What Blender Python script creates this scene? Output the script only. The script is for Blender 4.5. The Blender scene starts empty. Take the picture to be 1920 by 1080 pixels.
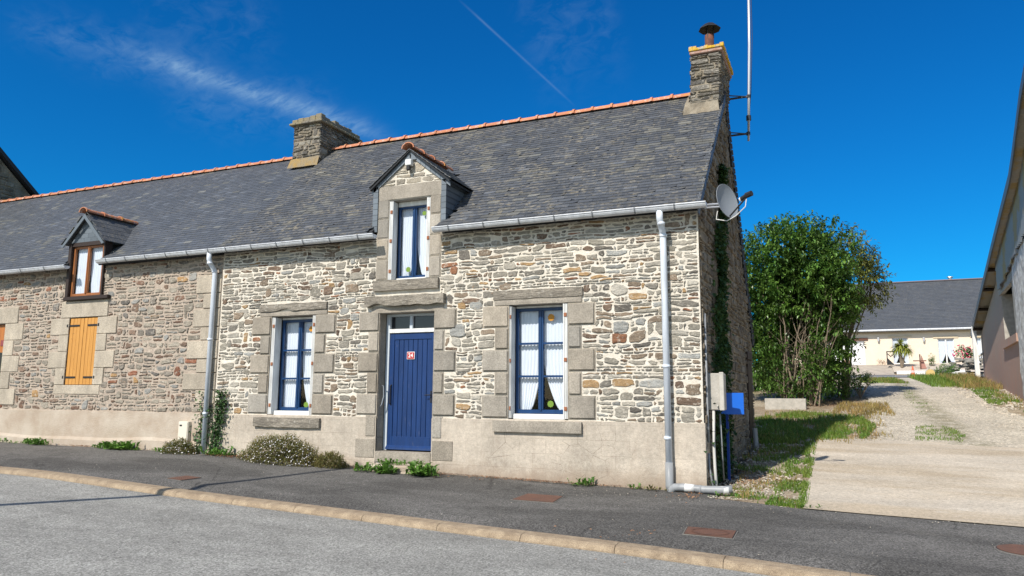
import bpy, math, random
from mathutils import Vector, Matrix, noise as mnoise
R = math.radians
scene = bpy.context.scene
COL = scene.collection

# ------------------------------------------------------------------ camera
YAW, PIT, ROLL, FPX = R(23.5), R(8.38), R(0.42), 1407.0
cf = Vector((-math.sin(YAW)*math.cos(PIT), math.cos(YAW)*math.cos(PIT), math.sin(PIT)))
cr0 = Vector((math.cos(YAW), math.sin(YAW), 0)); cu0 = cr0.cross(cf)
cr = cr0*math.cos(ROLL)+cu0*math.sin(ROLL); cu = cu0*math.cos(ROLL)-cr0*math.sin(ROLL)
camd = bpy.data.cameras.new('camera'); cam = bpy.data.objects.new('camera', camd); COL.objects.link(cam)
cam.matrix_world = Matrix(((cr.x, cu.x, -cf.x, 0), (cr.y, cu.y, -cf.y, -11), (cr.z, cu.z, -cf.z, 1.5), (0, 0, 0, 1)))
camd.sensor_width = 36; camd.lens = FPX/1920*36; camd.clip_start = .05; camd.clip_end = 3000
scene.camera = cam


# ------------------------------------------------------------------ sun, sky, exposure
SUN_EL, SUN_K = R(43.5), .25
ts = Vector((-SUN_K, -1, 0)).normalized()*math.cos(SUN_EL); ts.z = math.sin(SUN_EL)
sd = bpy.data.lights.new('sun', 'SUN'); sd.energy = 4.7; sd.angle = R(.53); sd.color = (1, .94, .845)
so = bpy.data.objects.new('sun', sd); COL.objects.link(so); so.location = (-10, -30, 40)
so.rotation_euler = ts.to_track_quat('Z', 'Y').to_euler()
scene.view_settings.view_transform = 'Standard'; scene.view_settings.look = 'None'
scene.view_settings.exposure = 0.25; scene.view_settings.gamma = 1

class NT:
    """small helper around a node tree"""
    def __init__(s, nt): s.nt = nt; s.N = nt.nodes; s.L = nt.links
    def n(s, t, **kw):
        nd = s.N.new(t)
        for k, v in kw.items():
            if k.startswith('i_'):
                key = k[2:]; key = int(key) if key.isdigit() else key.replace('_', ' ')
                nd.inputs[key].default_value = v
            else: setattr(nd, k, v)
        return nd
    def l(s, a, b): s.L.new(a, b)
    def math(s, op, a, b=None, clamp=False):
        nd = s.N.new('ShaderNodeMath'); nd.operation = op; nd.use_clamp = clamp
        for i, x in enumerate((a, b)):
            if x is None: continue
            if isinstance(x, (int, float)): nd.inputs[i].default_value = x
            else: s.L.new(x, nd.inputs[i])
        return nd.outputs[0]
    def mix(s, fac, a, b, mode='MIX'):
        nd = s.N.new('ShaderNodeMix'); nd.data_type = 'RGBA'; nd.blend_type = mode; nd.clamp_factor = True
        for sock, x in ((nd.inputs[0], fac), (nd.inputs[6], a), (nd.inputs[7], b)):
            if isinstance(x, (int, float)): sock.default_value = x
            elif isinstance(x, tuple): sock.default_value = (*x, 1) if len(x) == 3 else x
            else: s.L.new(x, sock)
        return nd.outputs[2]
    def ramp(s, x, stops, interp='LINEAR'):
        nd = s.N.new('ShaderNodeValToRGB'); cr_ = nd.color_ramp; cr_.interpolation = interp
        while len(cr_.elements) < len(stops): cr_.elements.new(.5)
        for e, (p, c) in zip(cr_.elements, stops):
            e.position = p; e.color = (c, c, c, 1) if isinstance(c, (int, float)) else (*c, 1)
        s.L.new(x, nd.inputs[0]); return nd.outputs[0]
    def noise(s, vec, scale, detail=4, rough=.55, stretch=None, dist=0):
        if stretch:
            mp = s.n('ShaderNodeMapping'); mp.inputs['Scale'].default_value = stretch; s.L.new(vec, mp.inputs[0]); vec = mp.outputs[0]
        nd = s.n('ShaderNodeTexNoise'); nd.inputs['Scale'].default_value = scale; nd.inputs['Detail'].default_value = detail
        nd.inputs['Roughness'].default_value = rough; nd.inputs['Distortion'].default_value = dist
        s.L.new(vec, nd.inputs['Vector']); return nd.outputs['Fac']
    def voro(s, vec, scale, feature='F1', stretch=None, rnd=1.0, out='Distance'):
        if stretch:
            mp = s.n('ShaderNodeMapping'); mp.inputs['Scale'].default_value = stretch; s.L.new(vec, mp.inputs[0]); vec = mp.outputs[0]
        nd = s.n('ShaderNodeTexVoronoi'); nd.feature = feature; nd.inputs['Scale'].default_value = scale
        nd.inputs['Randomness'].default_value = rnd; s.L.new(vec, nd.inputs['Vector']); return nd.outputs[out]

SKYMUL = (.055, .655, .93)
world = bpy.data.worlds.new('World'); scene.world = world; world.use_nodes = True
w = NT(world.node_tree); w.N.clear()
sky = w.n('ShaderNodeTexSky', sky_type='NISHITA', sun_disc=False)
sky.sun_elevation = SUN_EL; sky.sun_rotation = math.atan2(ts.x, ts.y) % (2*math.pi); sky.air_density = 1.0; sky.dust_density = .3; sky.ozone_density = 3.0; sky.altitude = 100
hs = w.n('ShaderNodeHueSaturation'); hs.inputs['Saturation'].default_value = 1.28; hs.inputs['Value'].default_value = 1.0; hs.inputs['Hue'].default_value = .503
w.l(sky.outputs[0], hs.inputs['Color'])
tc = w.n('ShaderNodeTexCoord'); D = tc.outputs['Generated']
def dotv(vec):
    nd = w.n('ShaderNodeVectorMath', operation='DOT_PRODUCT'); w.l(D, nd.inputs[0]); nd.inputs[1].default_value = vec; return nd.outputs['Value']
# away from the sun the sky is a much deeper blue than around it
nf = w.n('ShaderNodeMapRange', interpolation_type='SMOOTHSTEP'); w.l(dotv((0, 1, 0)), nf.inputs[0]); nf.inputs[1].default_value = -.15; nf.inputs[2].default_value = .35
skyc = w.mix(nf.outputs[0], w.mix(1.0, sky.outputs[0], (1.15, 1.12, 1.05), 'MULTIPLY'), w.mix(1.0, hs.outputs[0], SKYMUL, 'MULTIPLY'))
def streak(pa, pb, width, ext, dens, nscale, lo, hi, rag=0.0, sft=.1, sx_=2.0, sy_=3.2, skew=0.0):
    """cirrus band along the great circle through two sky directions"""
    a, b = Vector(pa).normalized(), Vector(pb).normalized(); N = a.cross(b).normalized(); M = (a+b).normalized(); T = N.cross(M)
    half = math.acos(max(-1, min(1, a.dot(b))))/2*ext
    dn = dotv(N); dt = dotv(T)
    comb = w.n('ShaderNodeCombineXYZ'); w.l(w.math('MULTIPLY', w.math('ADD', dt, w.math('MULTIPLY', dn, skew)), sx_), comb.inputs[0]); w.l(w.math('MULTIPLY', dn, sy_), comb.inputs[1])
    nz = w.noise(comb.outputs[0], nscale, 7, .62, dist=.6)
    off = w.math('MULTIPLY', w.math('SUBTRACT', w.noise(comb.outputs[0], nscale*.25, 3), .5), rag)
    d = w.math('DIVIDE', w.math('ADD', dn, off), width)
    g = w.math('POWER', 2.718, w.math('MULTIPLY', w.math('MULTIPLY', d, d), -1.0))
    e = w.n('ShaderNodeMapRange', interpolation_type='SMOOTHSTEP'); w.l(w.math('ABSOLUTE', dt), e.inputs[0])
    e.inputs[1].default_value = math.sin(half)*1.0; e.inputs[2].default_value = math.sin(half)*(1-sft*5 if sft < .2 else .2)
    r_ = w.ramp(nz, [(lo, 0), (hi, 1)])
    return w.math('MULTIPLY', w.math('MULTIPLY', w.math('MULTIPLY', g, e.outputs[0]), r_), dens)
s1 = streak((-0.7419, 0.5438, 0.3923), (-0.5035, 0.7994, 0.3278), .0105, 1.05, .33, 36, .32, .70, .008, sx_=2.6, sy_=1.5, skew=.9)
s1b = streak((-0.7243, 0.5717, 0.3855), (-0.5118, 0.7933, 0.3298), .018, 1.1, .12, 14, .30, .75, .01, sx_=2.2, sy_=1.6, skew=.7)
s2 = streak((-0.7944, 0.4655, 0.3902), (-0.6619, 0.6478, 0.3771), .022, 1.1, .14, 22, .36, .75, .06)
s3 = streak((-0.4144, 0.7643, 0.4941), (-0.2915, 0.8821, 0.3702), .0013, 1.0, .14, 8, .1, .6, .002)
s4 = streak((-0.7210, 0.5597, 0.4085), (-0.5881, 0.6690, 0.4545), .05, 1.0, .07, 16, .42, .8, .08)
s5 = streak((-0.3601, 0.8225, 0.4402), (-0.2154, 0.8529, 0.4756), .06, 1.0, .09, 14, .42, .8, .08)
s6 = streak((-0.7172, 0.6065, 0.3431), (-0.5619, 0.7460, 0.3575), .03, 1.1, .12, 22, .40, .8, .06)
tot = s1
for s_ in (s1b, s2, s3, s4, s5, s6): tot = w.math('ADD', tot, s_, True)
cloudcol = w.mix(tot, skyc, (3.3, 4.9, 6.2))
bg = w.n('ShaderNodeBackground'); bg.inputs[1].default_value = .115
w.l(cloudcol, bg.inputs[0]); wo = w.n('ShaderNodeOutputWorld'); w.l(bg.outputs[0], wo.inputs[0])

# ------------------------------------------------------------------ materials
MATS = {}
def mat(name, col=(.5, .5, .5), rough=.85, col2=None, nscale=6, stretch=None, bump=.0, bscale=60, tint=None, grain=0, gscale=200,
        metal=0, spec=.4, extra=None, bstretch=None, detail=5, lo=.35, hi=.65):
    if name in MATS: return MATS[name]
    m = bpy.data.materials.new(name); m.use_nodes = True; t = NT(m.node_tree); t.N.clear()
    out = t.n('ShaderNodeOutputMaterial'); b = t.n('ShaderNodeBsdfPrincipled'); t.l(b.outputs[0], out.inputs[0])
    tc = t.n('ShaderNodeTexCoord'); V = tc.outputs['Object']
    c = None
    if tint:
        at = t.n('ShaderNodeAttribute', attribute_name='tint'); c = at.outputs['Color']
        if tint == 'mul': c = t.mix(1.0, c, col, 'MULTIPLY')
    if c is None:
        rgb = t.n('ShaderNodeRGB'); rgb.outputs[0].default_value = (*col, 1); c = rgb.outputs[0]
    if col2: c = t.mix(t.ramp(t.noise(V, nscale, detail, .6, stretch), [(lo, 0), (hi, 1)]), c, col2)
    if extra: c = extra(t, V, c, b)
    if grain:
        g = t.ramp(t.noise(V, gscale, 2, .7), [(.3, 1-grain), (.7, 1+grain)]); c = t.mix(1.0, c, g, 'MULTIPLY')
    t.l(c, b.inputs['Base Color']); b.inputs['Roughness'].default_value = rough; b.inputs['Metallic'].default_value = metal
    b.inputs['Specular IOR Level'].default_value = spec
    if bump:
        h = t.noise(V, bscale, 5, .65, bstretch); bp = t.n('ShaderNodeBump'); bp.inputs['Strength'].default_value = bump; bp.inputs['Distance'].default_value = .02
        t.l(h, bp.inputs['Height']); t.l(bp.outputs[0], b.inputs['Normal'])
    MATS[name] = m; return m

def x_stone(t, V, c, b):
    n1 = t.noise(V, 5, 6, .7, (1, 1, 5)); c = t.mix(1.0, c, t.ramp(n1, [(.3, .62), (.7, 1.32)]), 'MULTIPLY')
    n2 = t.noise(V, 55, 4, .7); c = t.mix(1.0, c, t.ramp(n2, [(.3, .70), (.7, 1.28)]), 'MULTIPLY')
    n3 = t.noise(V, 15, 6, .8); c = t.mix(t.ramp(n3, [(.545, 0), (.62, .75)]), c, (.54, .49, .41))
    n4 = t.noise(V, 7, 5, .7); c = t.mix(t.ramp(n4, [(.60, 0), (.68, .5)]), c, (.27, .16, .085))
    return c
M_stone = mat('cottage_rubble_stone', tint='raw', rough=.9, extra=x_stone, bump=.9, bscale=34, bstretch=(1, 1, 2.2))
def x_mortar(t, V, c, b):
    n = t.noise(V, 2.2, 5, .6); c = t.mix(1.0, c, t.ramp(n, [(.3, .86), (.7, 1.08)]), 'MULTIPLY')
    return c
M_mortar = mat('cream_lime_mortar', (.76, .71, .62), rough=.95, col2=(.62, .56, .465), nscale=9, extra=x_mortar, bump=.8, bscale=50, grain=.12, gscale=160)
M_mortar2 = mat('neighbour_pink_mortar', (.50, .42, .34), rough=.95, col2=(.37, .30, .24), nscale=14, extra=x_mortar, bump=1.0, bscale=34, grain=.25, gscale=110)
M_stone2 = mat('neighbour_rubble_stone', tint='raw', rough=.92, extra=x_stone, bump=1.0, bscale=40)
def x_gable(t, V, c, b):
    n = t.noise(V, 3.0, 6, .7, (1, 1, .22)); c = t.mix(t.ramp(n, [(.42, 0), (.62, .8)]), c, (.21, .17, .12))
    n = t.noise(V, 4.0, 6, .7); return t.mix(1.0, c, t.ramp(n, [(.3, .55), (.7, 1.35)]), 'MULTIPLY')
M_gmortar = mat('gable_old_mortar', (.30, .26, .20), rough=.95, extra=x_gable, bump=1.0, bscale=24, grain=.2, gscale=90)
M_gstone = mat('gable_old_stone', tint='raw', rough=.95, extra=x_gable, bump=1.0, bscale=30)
def x_granite(t, V, c, b):
    n = t.noise(V, 2.3, 6, .75, (1, 1, .6)); c = t.mix(1.0, c, t.ramp(n, [(.3, .68), (.7, 1.2)]), 'MULTIPLY')
    v = t.noise(V, 48, 4, .85); c = t.mix(1.0, c, t.ramp(v, [(.34, .66), (.66, 1.3)]), 'MULTIPLY')
    n = t.noise(V, 6, 5, .7, (1.6, 1.6, .35)); return t.mix(t.ramp(n, [(.56, 0), (.78, .5)]), c, (.23, .20, .165))
M_granite = mat('grey_granite', (.36, .32, .265), rough=.9, extra=x_granite, bump=.5, bscale=90, tint=None)
M_granite_t = mat('grey_granite_blocks', (1, 1, 1), rough=.9, extra=x_granite, bump=.5, bscale=90, tint='raw')
def x_weather(t, V, c, b):
    c = x_granite(t, V, c, b)
    n = t.noise(V, 3.2, 6, .7, (1, 1, 6)); c = t.mix(t.ramp(n, [(.46, 0), (.56, .75), (.62, .1)]), c, (.13, .115, .095))
    n = t.noise(V, 12, 4, .6); return t.mix(t.ramp(n, [(.58, 0), (.68, .5)]), c, (.48, .45, .39))
M_weather = mat('weathered_granite_lintel', (.31, .275, .225), rough=.92, extra=x_weather, bump=1.0, bscale=16, bstretch=(1, 1, 4))
def x_plinth(t, V, c, b):
    br = t.n('ShaderNodeTexBrick', offset=.5); mp = t.n('ShaderNodeMapping'); mp.inputs['Rotation'].default_value = (R(90), 0, 0)
    wv = t.n('ShaderNodeVectorMath', operation='ADD'); nn = t.n('ShaderNodeTexNoise'); nn.inputs['Scale'].default_value = 3; t.l(V, nn.inputs['Vector'])
    sc = t.n('ShaderNodeVectorMath', operation='SCALE'); sc.inputs['Scale'].default_value = .018; t.l(nn.outputs['Color'], sc.inputs[0]); t.l(V, wv.inputs[0]); t.l(sc.outputs[0], wv.inputs[1])
    t.l(wv.outputs[0], mp.inputs[0]); t.l(mp.outputs[0], br.inputs['Vector'])
    br.inputs['Scale'].default_value = 1; br.inputs['Brick Width'].default_value = .44; br.inputs['Row Height'].default_value = .225; br.inputs['Mortar Size'].default_value = .0022; br.inputs['Mortar Smooth'].default_value = .1
    gate = t.ramp(t.noise(V, 1.7, 3), [(.38, .15), (.6, 1)])
    c = t.mix(t.math('MULTIPLY', t.math('MULTIPLY', br.outputs['Fac'], gate), .75), c, (.24, .20, .155))
    n = t.noise(V, 1.3, 6, .7); c = t.mix(1.0, c, t.ramp(n, [(.3, .70), (.7, 1.15)]), 'MULTIPLY')
    n = t.noise(V, 26, 4, .85); c = t.mix(1.0, c, t.ramp(n, [(.34, .82), (.66, 1.14)]), 'MULTIPLY')
    n = t.noise(V, 4, 7, .8, (1.5, 1.5, .5)); c = t.mix(t.ramp(n, [(.52, 0), (.72, .6)]), c, (.36, .29, .23))
    sx = t.n('ShaderNodeSeparateXYZ'); t.l(V, sx.inputs[0])
    zz = t.math('ADD', sx.outputs[2], t.math('MULTIPLY', t.noise(V, 3.5, 5, .7), .38))
    c = t.mix(t.ramp(zz, [(.40, .80), (.74, 0)]), c, (.27, .195, .135))
    v = t.voro(V, 3.1, 'DISTANCE_TO_EDGE', rnd=1.0)
    wob = t.math('ADD', v, t.math('MULTIPLY', t.math('SUBTRACT', t.noise(V, 22, 4, .7), .5), .035))
    cg = t.ramp(t.noise(V, .75, 2), [(.53, 0), (.60, 1)])
    c = t.mix(t.math('MULTIPLY', t.ramp(wob, [(.0, .8), (.009, 0)]), cg), c, (.15, .12, .09))
    return c
M_plinth = mat('scored_render_plinth', (.52, .455, .375), rough=.95, extra=x_plinth, bump=.45, bscale=70, grain=.10, gscale=130)
M_plinth2 = mat('neighbour_render_plinth', (.50, .43, .35), rough=.95, col2=(.40, .32, .245), nscale=2.3, bump=.7, bscale=45, grain=.15, gscale=120)
def x_slate(lich, patch):
    def f(t, V, c, b):
        n1 = t.noise(V, 2.0, 6, .7); n2 = t.noise(V, 11, 5, .7, (1, 1.6, 1.6))
        k = t.math('MULTIPLY', t.ramp(n1, [(.40, 0), (.66, 1)]), t.ramp(n2, [(.50, 0), (.62, 1)]))
        c = t.mix(t.math('MULTIPLY', k, lich), c, (.36, .31, .215))
        n3 = t.noise(V, 26, 5, .75); c = t.mix(t.math('MULTIPLY', t.ramp(n3, [(.60, 0), (.72, 1)]), patch), c, (.33, .33, .31))
        n4 = t.noise(V, 60, 3, .7); return t.mix(1.0, c, t.ramp(n4, [(.3, .80), (.7, 1.2)]), 'MULTIPLY')
    return f
M_slate = mat('old_lichened_slate', tint='raw', rough=.55, extra=x_slate(.75, .5), bump=.35, bscale=50, spec=.35)
M_slate2 = mat('newer_grey_slate', tint='raw', rough=.5, extra=x_slate(.25, .22), bump=.25, bscale=50, spec=.35)
M_slate_b = mat('slate_cladding', (.115, .135, .155), rough=.45, col2=(.16, .185, .21), nscale=9, bump=.2, bscale=40)
M_under = mat('roof_underlay', (.03, .032, .036), rough=.9)
def x_tile(t, V, c, b):
    n = t.noise(V, 13, 5, .7); c = t.mix(t.ramp(n, [(.53, 0), (.62, .8)]), c, (.50, .42, .36))
    n = t.noise(V, 4.2, 5, .7); c = t.mix(t.ramp(n, [(.60, 0), (.66, .85)]), c, (.55, .30, .03))
    n = t.noise(V, 7.2, 5, .7); return t.mix(t.ramp(n, [(.62, 0), (.72, .7)]), c, (.16, .10, .08))
M_tile = mat('terracotta_ridge_tile', (1, 1, 1), tint='raw', rough=.85, extra=x_tile, bump=.3, bscale=60)
M_chimcap = mat('chimney_lichen_cap', (.45, .40, .33), rough=.95, col2=(.62, .38, .04), nscale=7, bump=1, bscale=25, lo=.36, hi=.50)
M_brick = mat('thin_red_brick', (.34, .17, .12), rough=.9, col2=(.45, .35, .3), nscale=20, bump=.5)
M_rust = mat('rusty_iron', (.20, .075, .045), rough=.85, col2=(.10, .045, .035), nscale=12, bump=.3)
M_black = mat('black_iron', (.018, .018, .02), rough=.6)
def x_paint(t, V, c, b):
    n = t.noise(V, 3, 5, .6, (4, 4, .6)); c = t.mix(1.0, c, t.ramp(n, [(.3, .80), (.7, 1.16)]), 'MULTIPLY')
    n = t.noise(V, 6, 6, .8, (3, 3, 1)); return t.mix(t.ramp(n, [(.60, 0), (.72, .16)]), c, (.42, .38, .33))
M_blue = mat('blue_door_paint', (.007, .034, .130), rough=.42, extra=x_paint, bump=.06, bscale=40, bstretch=(6, 6, .5))
M_blue2 = mat('blue_window_paint', (.006, .038, .12), rough=.35, extra=x_paint)
M_bluesign = mat('bright_blue_board', (.008, .13, .62), rough=.4)
M_white = mat('white_paint', (.72, .72, .70), rough=.5, extra=x_paint)
M_pvc = mat('pale_grey_pvc', (.66, .71, .78), rough=.35, extra=x_paint, spec=.5)
M_gutter = mat('gutter_grey_plastic', (.60, .62, .65), rough=.38, extra=x_paint, spec=.5)
M_greypipe = mat('mid_grey_pvc', (.27, .28, .29), rough=.45, extra=x_paint)
M_hinge = mat('rust_orange_hinge', (.30, .115, .055), rough=.8)
M_red = mat('red_enamel', (.42, .02, .025), rough=.3)
M_enamel = mat('white_enamel', (.85, .83, .80), rough=.3)
def x_wood(t, V, c, b):
    n = t.noise(V, 4, 6, .7, (14, 14, .7)); c = t.mix(t.ramp(n, [(.35, 0), (.7, .8)]), c, (.40, .17, .035))
    n = t.noise(V, 9, 3, .6); return t.mix(t.ramp(n, [(.66, 0), (.70, .7)]), c, (.18, .08, .02))
M_wood = mat('honey_varnished_wood', (.60, .30, .07), rough=.5, extra=x_wood)
M_bwood = mat('brown_varnished_wood', (.30, .11, .035), rough=.45, extra=x_paint)
M_dwood = mat('dark_brown_wood', (.030, .018, .014), rough=.6)
M_concrete = mat('grey_concrete', (.48, .45, .40), rough=.9, col2=(.36, .34, .30), nscale=8, bump=.4)
M_alu = mat('galvanised_metal', (.45, .47, .50), rough=.38, metal=.55)
M_curtain = mat('white_net_curtain', (.80, .82, .86), rough=.9, extra=lambda t, V, c, b: t.mix(t.ramp(t.noise(V, 26, 2, .5, (1, 1, .12)), [(.35, 0), (.65, .22)]), c, (.55, .60, .68)))
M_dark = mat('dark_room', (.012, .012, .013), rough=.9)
def glassmat():
    m = bpy.data.materials.new('window_glass'); m.use_nodes = True; t = NT(m.node_tree); t.N.clear()
    out = t.n('ShaderNodeOutputMaterial'); tr = t.n('ShaderNodeBsdfTransparent'); tr.inputs[0].default_value = (.86, .89, .92, 1)
    gl = t.n('ShaderNodeBsdfGlossy'); gl.inputs['Roughness'].default_value = .03
    lw = t.n('ShaderNodeLayerWeight'); fr_ = t.math('ADD', t.math('MULTIPLY', t.math('POWER', lw.outputs['Facing'], 5.0), .9), .045)
    mx = t.n('ShaderNodeMixShader'); t.l(fr_, mx.inputs[0]); t.l(tr.outputs[0], mx.inputs[1]); t.l(gl.outputs[0], mx.inputs[2]); t.l(mx.outputs[0], out.inputs[0])
    return m
M_glass = glassmat()
def leafmat(name, col, col2, trans=.25, rough=.45, nscale=1.4, spec=.4):
    m = bpy.data.materials.new(name); m.use_nodes = True; t = NT(m.node_tree); t.N.clear()
    out = t.n('ShaderNodeOutputMaterial'); b = t.n('ShaderNodeBsdfPrincipled'); tl = t.n('ShaderNodeBsdfTranslucent'); mx = t.n('ShaderNodeMixShader')
    tc = t.n('ShaderNodeTexCoord'); at = t.n('ShaderNodeAttribute', attribute_name='tint')
    c = t.mix(t.ramp(t.noise(tc.outputs['Object'], nscale, 4), [(.35, 0), (.65, 1)]), col, col2); c = t.mix(1.0, c, at.outputs['Color'], 'MULTIPLY')
    t.l(c, b.inputs['Base Color']); t.l(c, tl.inputs[0]); b.inputs['Roughness'].default_value = rough; b.inputs['Specular IOR Level'].default_value = spec
    mx.inputs[0].default_value = trans; t.l(b.outputs[0], mx.inputs[1]); t.l(tl.outputs[0], mx.inputs[2]); t.l(mx.outputs[0], out.inputs[0]); return m
M_leaf = leafmat('laurel_leaf', (.075, .16, .028), (.12, .22, .045), .33, .35)
M_leafy = leafmat('yellowing_leaf', (.17, .21, .05), (.24, .24, .07), .3, .5)
M_ivy = leafmat('ivy_leaf', (.03, .07, .02), (.05, .10, .028), .15)
M_weed = leafmat('weed_leaf', (.08, .18, .03), (.12, .24, .045), .3)
M_weedd = leafmat('dull_bush_leaf', (.16, .17, .065), (.24, .22, .10), .25, .7)
M_grass = leafmat('grass_blade', (.10, .20, .03), (.17, .24, .05), .3)
M_dry = leafmat('dry_grass_blade', (.34, .25, .11), (.24, .21, .08), .3, .7)
M_dead = leafmat('fallen_leaf', (.30, .13, .06), (.42, .24, .13), .1, .8, 5)
M_bark = mat('grey_brown_bark', (.25, .20, .14), rough=.9, col2=(.15, .115, .085), nscale=14, bump=.6)
M_petal = mat('white_petal', (.80, .78, .80), rough=.7); M_pink = mat('pink_rose_petal', (.75, .05, .16), rough=.6)

# ground materials
def x_asph(lo, hi, st, amp=.3):
    def f(t, V, c, b):
        v = t.voro(V, 70, out='Color'); c = t.mix(1.0, c, t.ramp(v, [(.1, lo*.75), (.9, hi*1.25)]), 'MULTIPLY')
        v2 = t.noise(V, 60, 3, .85); c = t.mix(1.0, c, t.ramp(v2, [(.36, 1-amp), (.64, 1+amp)]), 'MULTIPLY')
        n = t.noise(V, .8, 5, .6, (1, 2.0, 1)); c = t.mix(1.0, c, t.ramp(n, [(.3, .84), (.7, 1.18)]), 'MULTIPLY')
        n = t.noise(V, 5, 5, .7); c = t.mix(1.0, c, t.ramp(n, [(.3, .88), (.7, 1.12)]), 'MULTIPLY')
        n = t.noise(V, 62, 1, .5); c = t.mix(t.ramp(n, [(.74, 0), (.77, st)]), c, (.52, .48, .42))
        return c
    return f
def x_road(t, V, c, b):
    c = x_asph(.82, 1.15, .2, .42)(t, V, c, b)
    n = t.noise(V, .35, 4, .6, (.35, 1.6, 1)); c = t.mix(1.0, c, t.ramp(n, [(.35, .90), (.65, 1.10)]), 'MULTIPLY')
    n = t.noise(V, 1.3, 5, .75, (.5, 1.5, 1)); return t.mix(t.ramp(n, [(.66, 0), (.78, .35)]), c, (.16, .155, .145))
M_road = mat('road_asphalt', (.285, .280, .258), rough=.9, extra=x_road, bump=.6, bscale=110, spec=.25)
def x_pave(t, V, c, b):
    c = x_asph(.75, 1.3, .65, .38)(t, V, c, b)
    n = t.noise(V, .45, 3, .5, (.6, 1.6, 1)); c = t.mix(1.0, c, t.ramp(n, [(.42, .78), (.50, 1.08)]), 'MULTIPLY')
    v = t.math('ADD', t.voro(V, .62, 'DISTANCE_TO_EDGE'), t.math('MULTIPLY', t.math('SUBTRACT', t.noise(V, 5, 5, .7), .5), .09)); g_ = t.ramp(t.noise(V, .5, 2), [(.48, 0), (.56, 1)])
    c = t.mix(t.math('MULTIPLY', t.ramp(t.math('ABSOLUTE', v), [(0, .75), (.007, 0)]), g_), c, (.03, .028, .026))
    n = t.noise(V, 3.2, 4, .6, (.7, 1.8, 1)); c = t.mix(t.ramp(n, [(.68, 0), (.74, .45)]), c, (.05, .047, .044))
    n = t.noise(V, 1.1, 6, .7, (.5, 1.8, 1)); c = t.mix(t.ramp(n, [(.60, 0), (.78, .30)]), c, (.26, .235, .20))
    n = t.noise(V, 2.1, 5, .8, (.6, 2.4, 1)); return t.mix(t.ramp(n, [(.715, 0), (.745, .55)]), c, (.42, .34, .26))
M_pave = mat('dark_pavement_asphalt', (.112, .107, .10), rough=.9, extra=x_pave, bump=.7, bscale=85, spec=.25)
M_kerb = mat('tan_granite_kerb', (.36, .28, .19), rough=.9, col2=(.24, .18, .12), nscale=9, extra=lambda t, V, c, b: t.mix(1.0, c, t.ramp(t.voro(V, 120), [(.1, .6), (.5, 1.2)]), 'MULTIPLY'), bump=.7, bscale=90, grain=.3, gscale=170)
def x_conc(t, V, c, b):
    n = t.noise(V, .28, 5, .7, (.5, 1.8, 1)); c = t.mix(t.ramp(n, [(.46, 0), (.60, .7)]), c, (.40, .32, .22))
    n = t.noise(V, .7, 6, .65, (.7, 1.6, 1)); c = t.mix(1.0, c, t.ramp(n, [(.3, .80), (.7, 1.14)]), 'MULTIPLY')
    n = t.noise(V, 6, 6, .75, (.8, 2.2, 1)); c = t.mix(t.ramp(n, [(.52, 0), (.70, .6)]), c, (.33, .27, .20))
    n = t.noise(V, 1.2, 4, .7); c = t.mix(t.ramp(n, [(.66, 0), (.78, .5)]), c, (.72, .68, .60))
    n = t.noise(V, 22, 4, .85); c = t.mix(1.0, c, t.ramp(n, [(.34, .72), (.66, 1.25)]), 'MULTIPLY')
    v = t.voro(V, 60); return t.mix(1.0, c, t.ramp(v, [(.1, .86), (.5, 1.08)]), 'MULTIPLY')
M_pad = mat('worn_concrete_pad', (.50, .44, .36), rough=.93, extra=x_conc, bump=.5, bscale=30, grain=.18, gscale=130)
def x_gravel(t, V, c, b):
    v = t.voro(V, 24, out='Color'); c = t.mix(.85, c, t.mix(1.0, c, t.ramp(v, [(0, .62), (1, 1.4)]), 'MULTIPLY'))
    e = t.voro(V, 24, 'DISTANCE_TO_EDGE'); c = t.mix(1.0, c, t.ramp(e, [(0, .62), (.12, 1.05)]), 'MULTIPLY')
    n = t.noise(V, 14, 4, .85); c = t.mix(1.0, c, t.ramp(n, [(.34, .62), (.66, 1.3)]), 'MULTIPLY')
    n = t.noise(V, .55, 5, .65); c = t.mix(1.0, c, t.ramp(n, [(.3, .78), (.7, 1.12)]), 'MULTIPLY')
    sx = t.n('ShaderNodeSeparateXYZ'); t.l(V, sx.inputs[0]); cx_ = t.math('ABSOLUTE', t.math('SUBTRACT', sx.outputs[0], t.math('ADD', 1.75, t.math('MULTIPLY', t.noise(V, .35, 3), 1.1))))
    m_ = t.math('MULTIPLY', t.ramp(cx_, [(.18, 1), (.48, 0)]), t.ramp(t.noise(V, 2.4, 6, .8), [(.40, 0), (.58, .8)])); c = t.mix(m_, c, (.20, .18, .105))
    n = t.noise(V, 1.6, 6, .7); return t.mix(t.ramp(n, [(.55, 0), (.75, .55)]), c, (.27, .22, .14))
M_gravel = mat('pale_gravel', (.56, .50, .405), rough=.95, extra=x_gravel, bump=1.0, bscale=40, grain=.3, gscale=80)
def x_dirt(t, V, c, b):
    c = x_dirt0(t, V, c, b); sx = t.n('ShaderNodeSeparateXYZ'); t.l(V, sx.inputs[0]); d = t.math('SUBTRACT', t.math('ABSOLUTE', t.math('SUBTRACT', sx.outputs[0], 3.0)), t.math('MULTIPLY', t.noise(V, .6, 4), 2.0))
    g = t.mix(t.noise(V, 1.2, 6, .75), (.07, .11, .03), (.17, .17, .06)); return t.mix(t.ramp(t.math('MULTIPLY', d, .1), [(.46, 0), (.56, 1)]), c, g)
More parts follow.
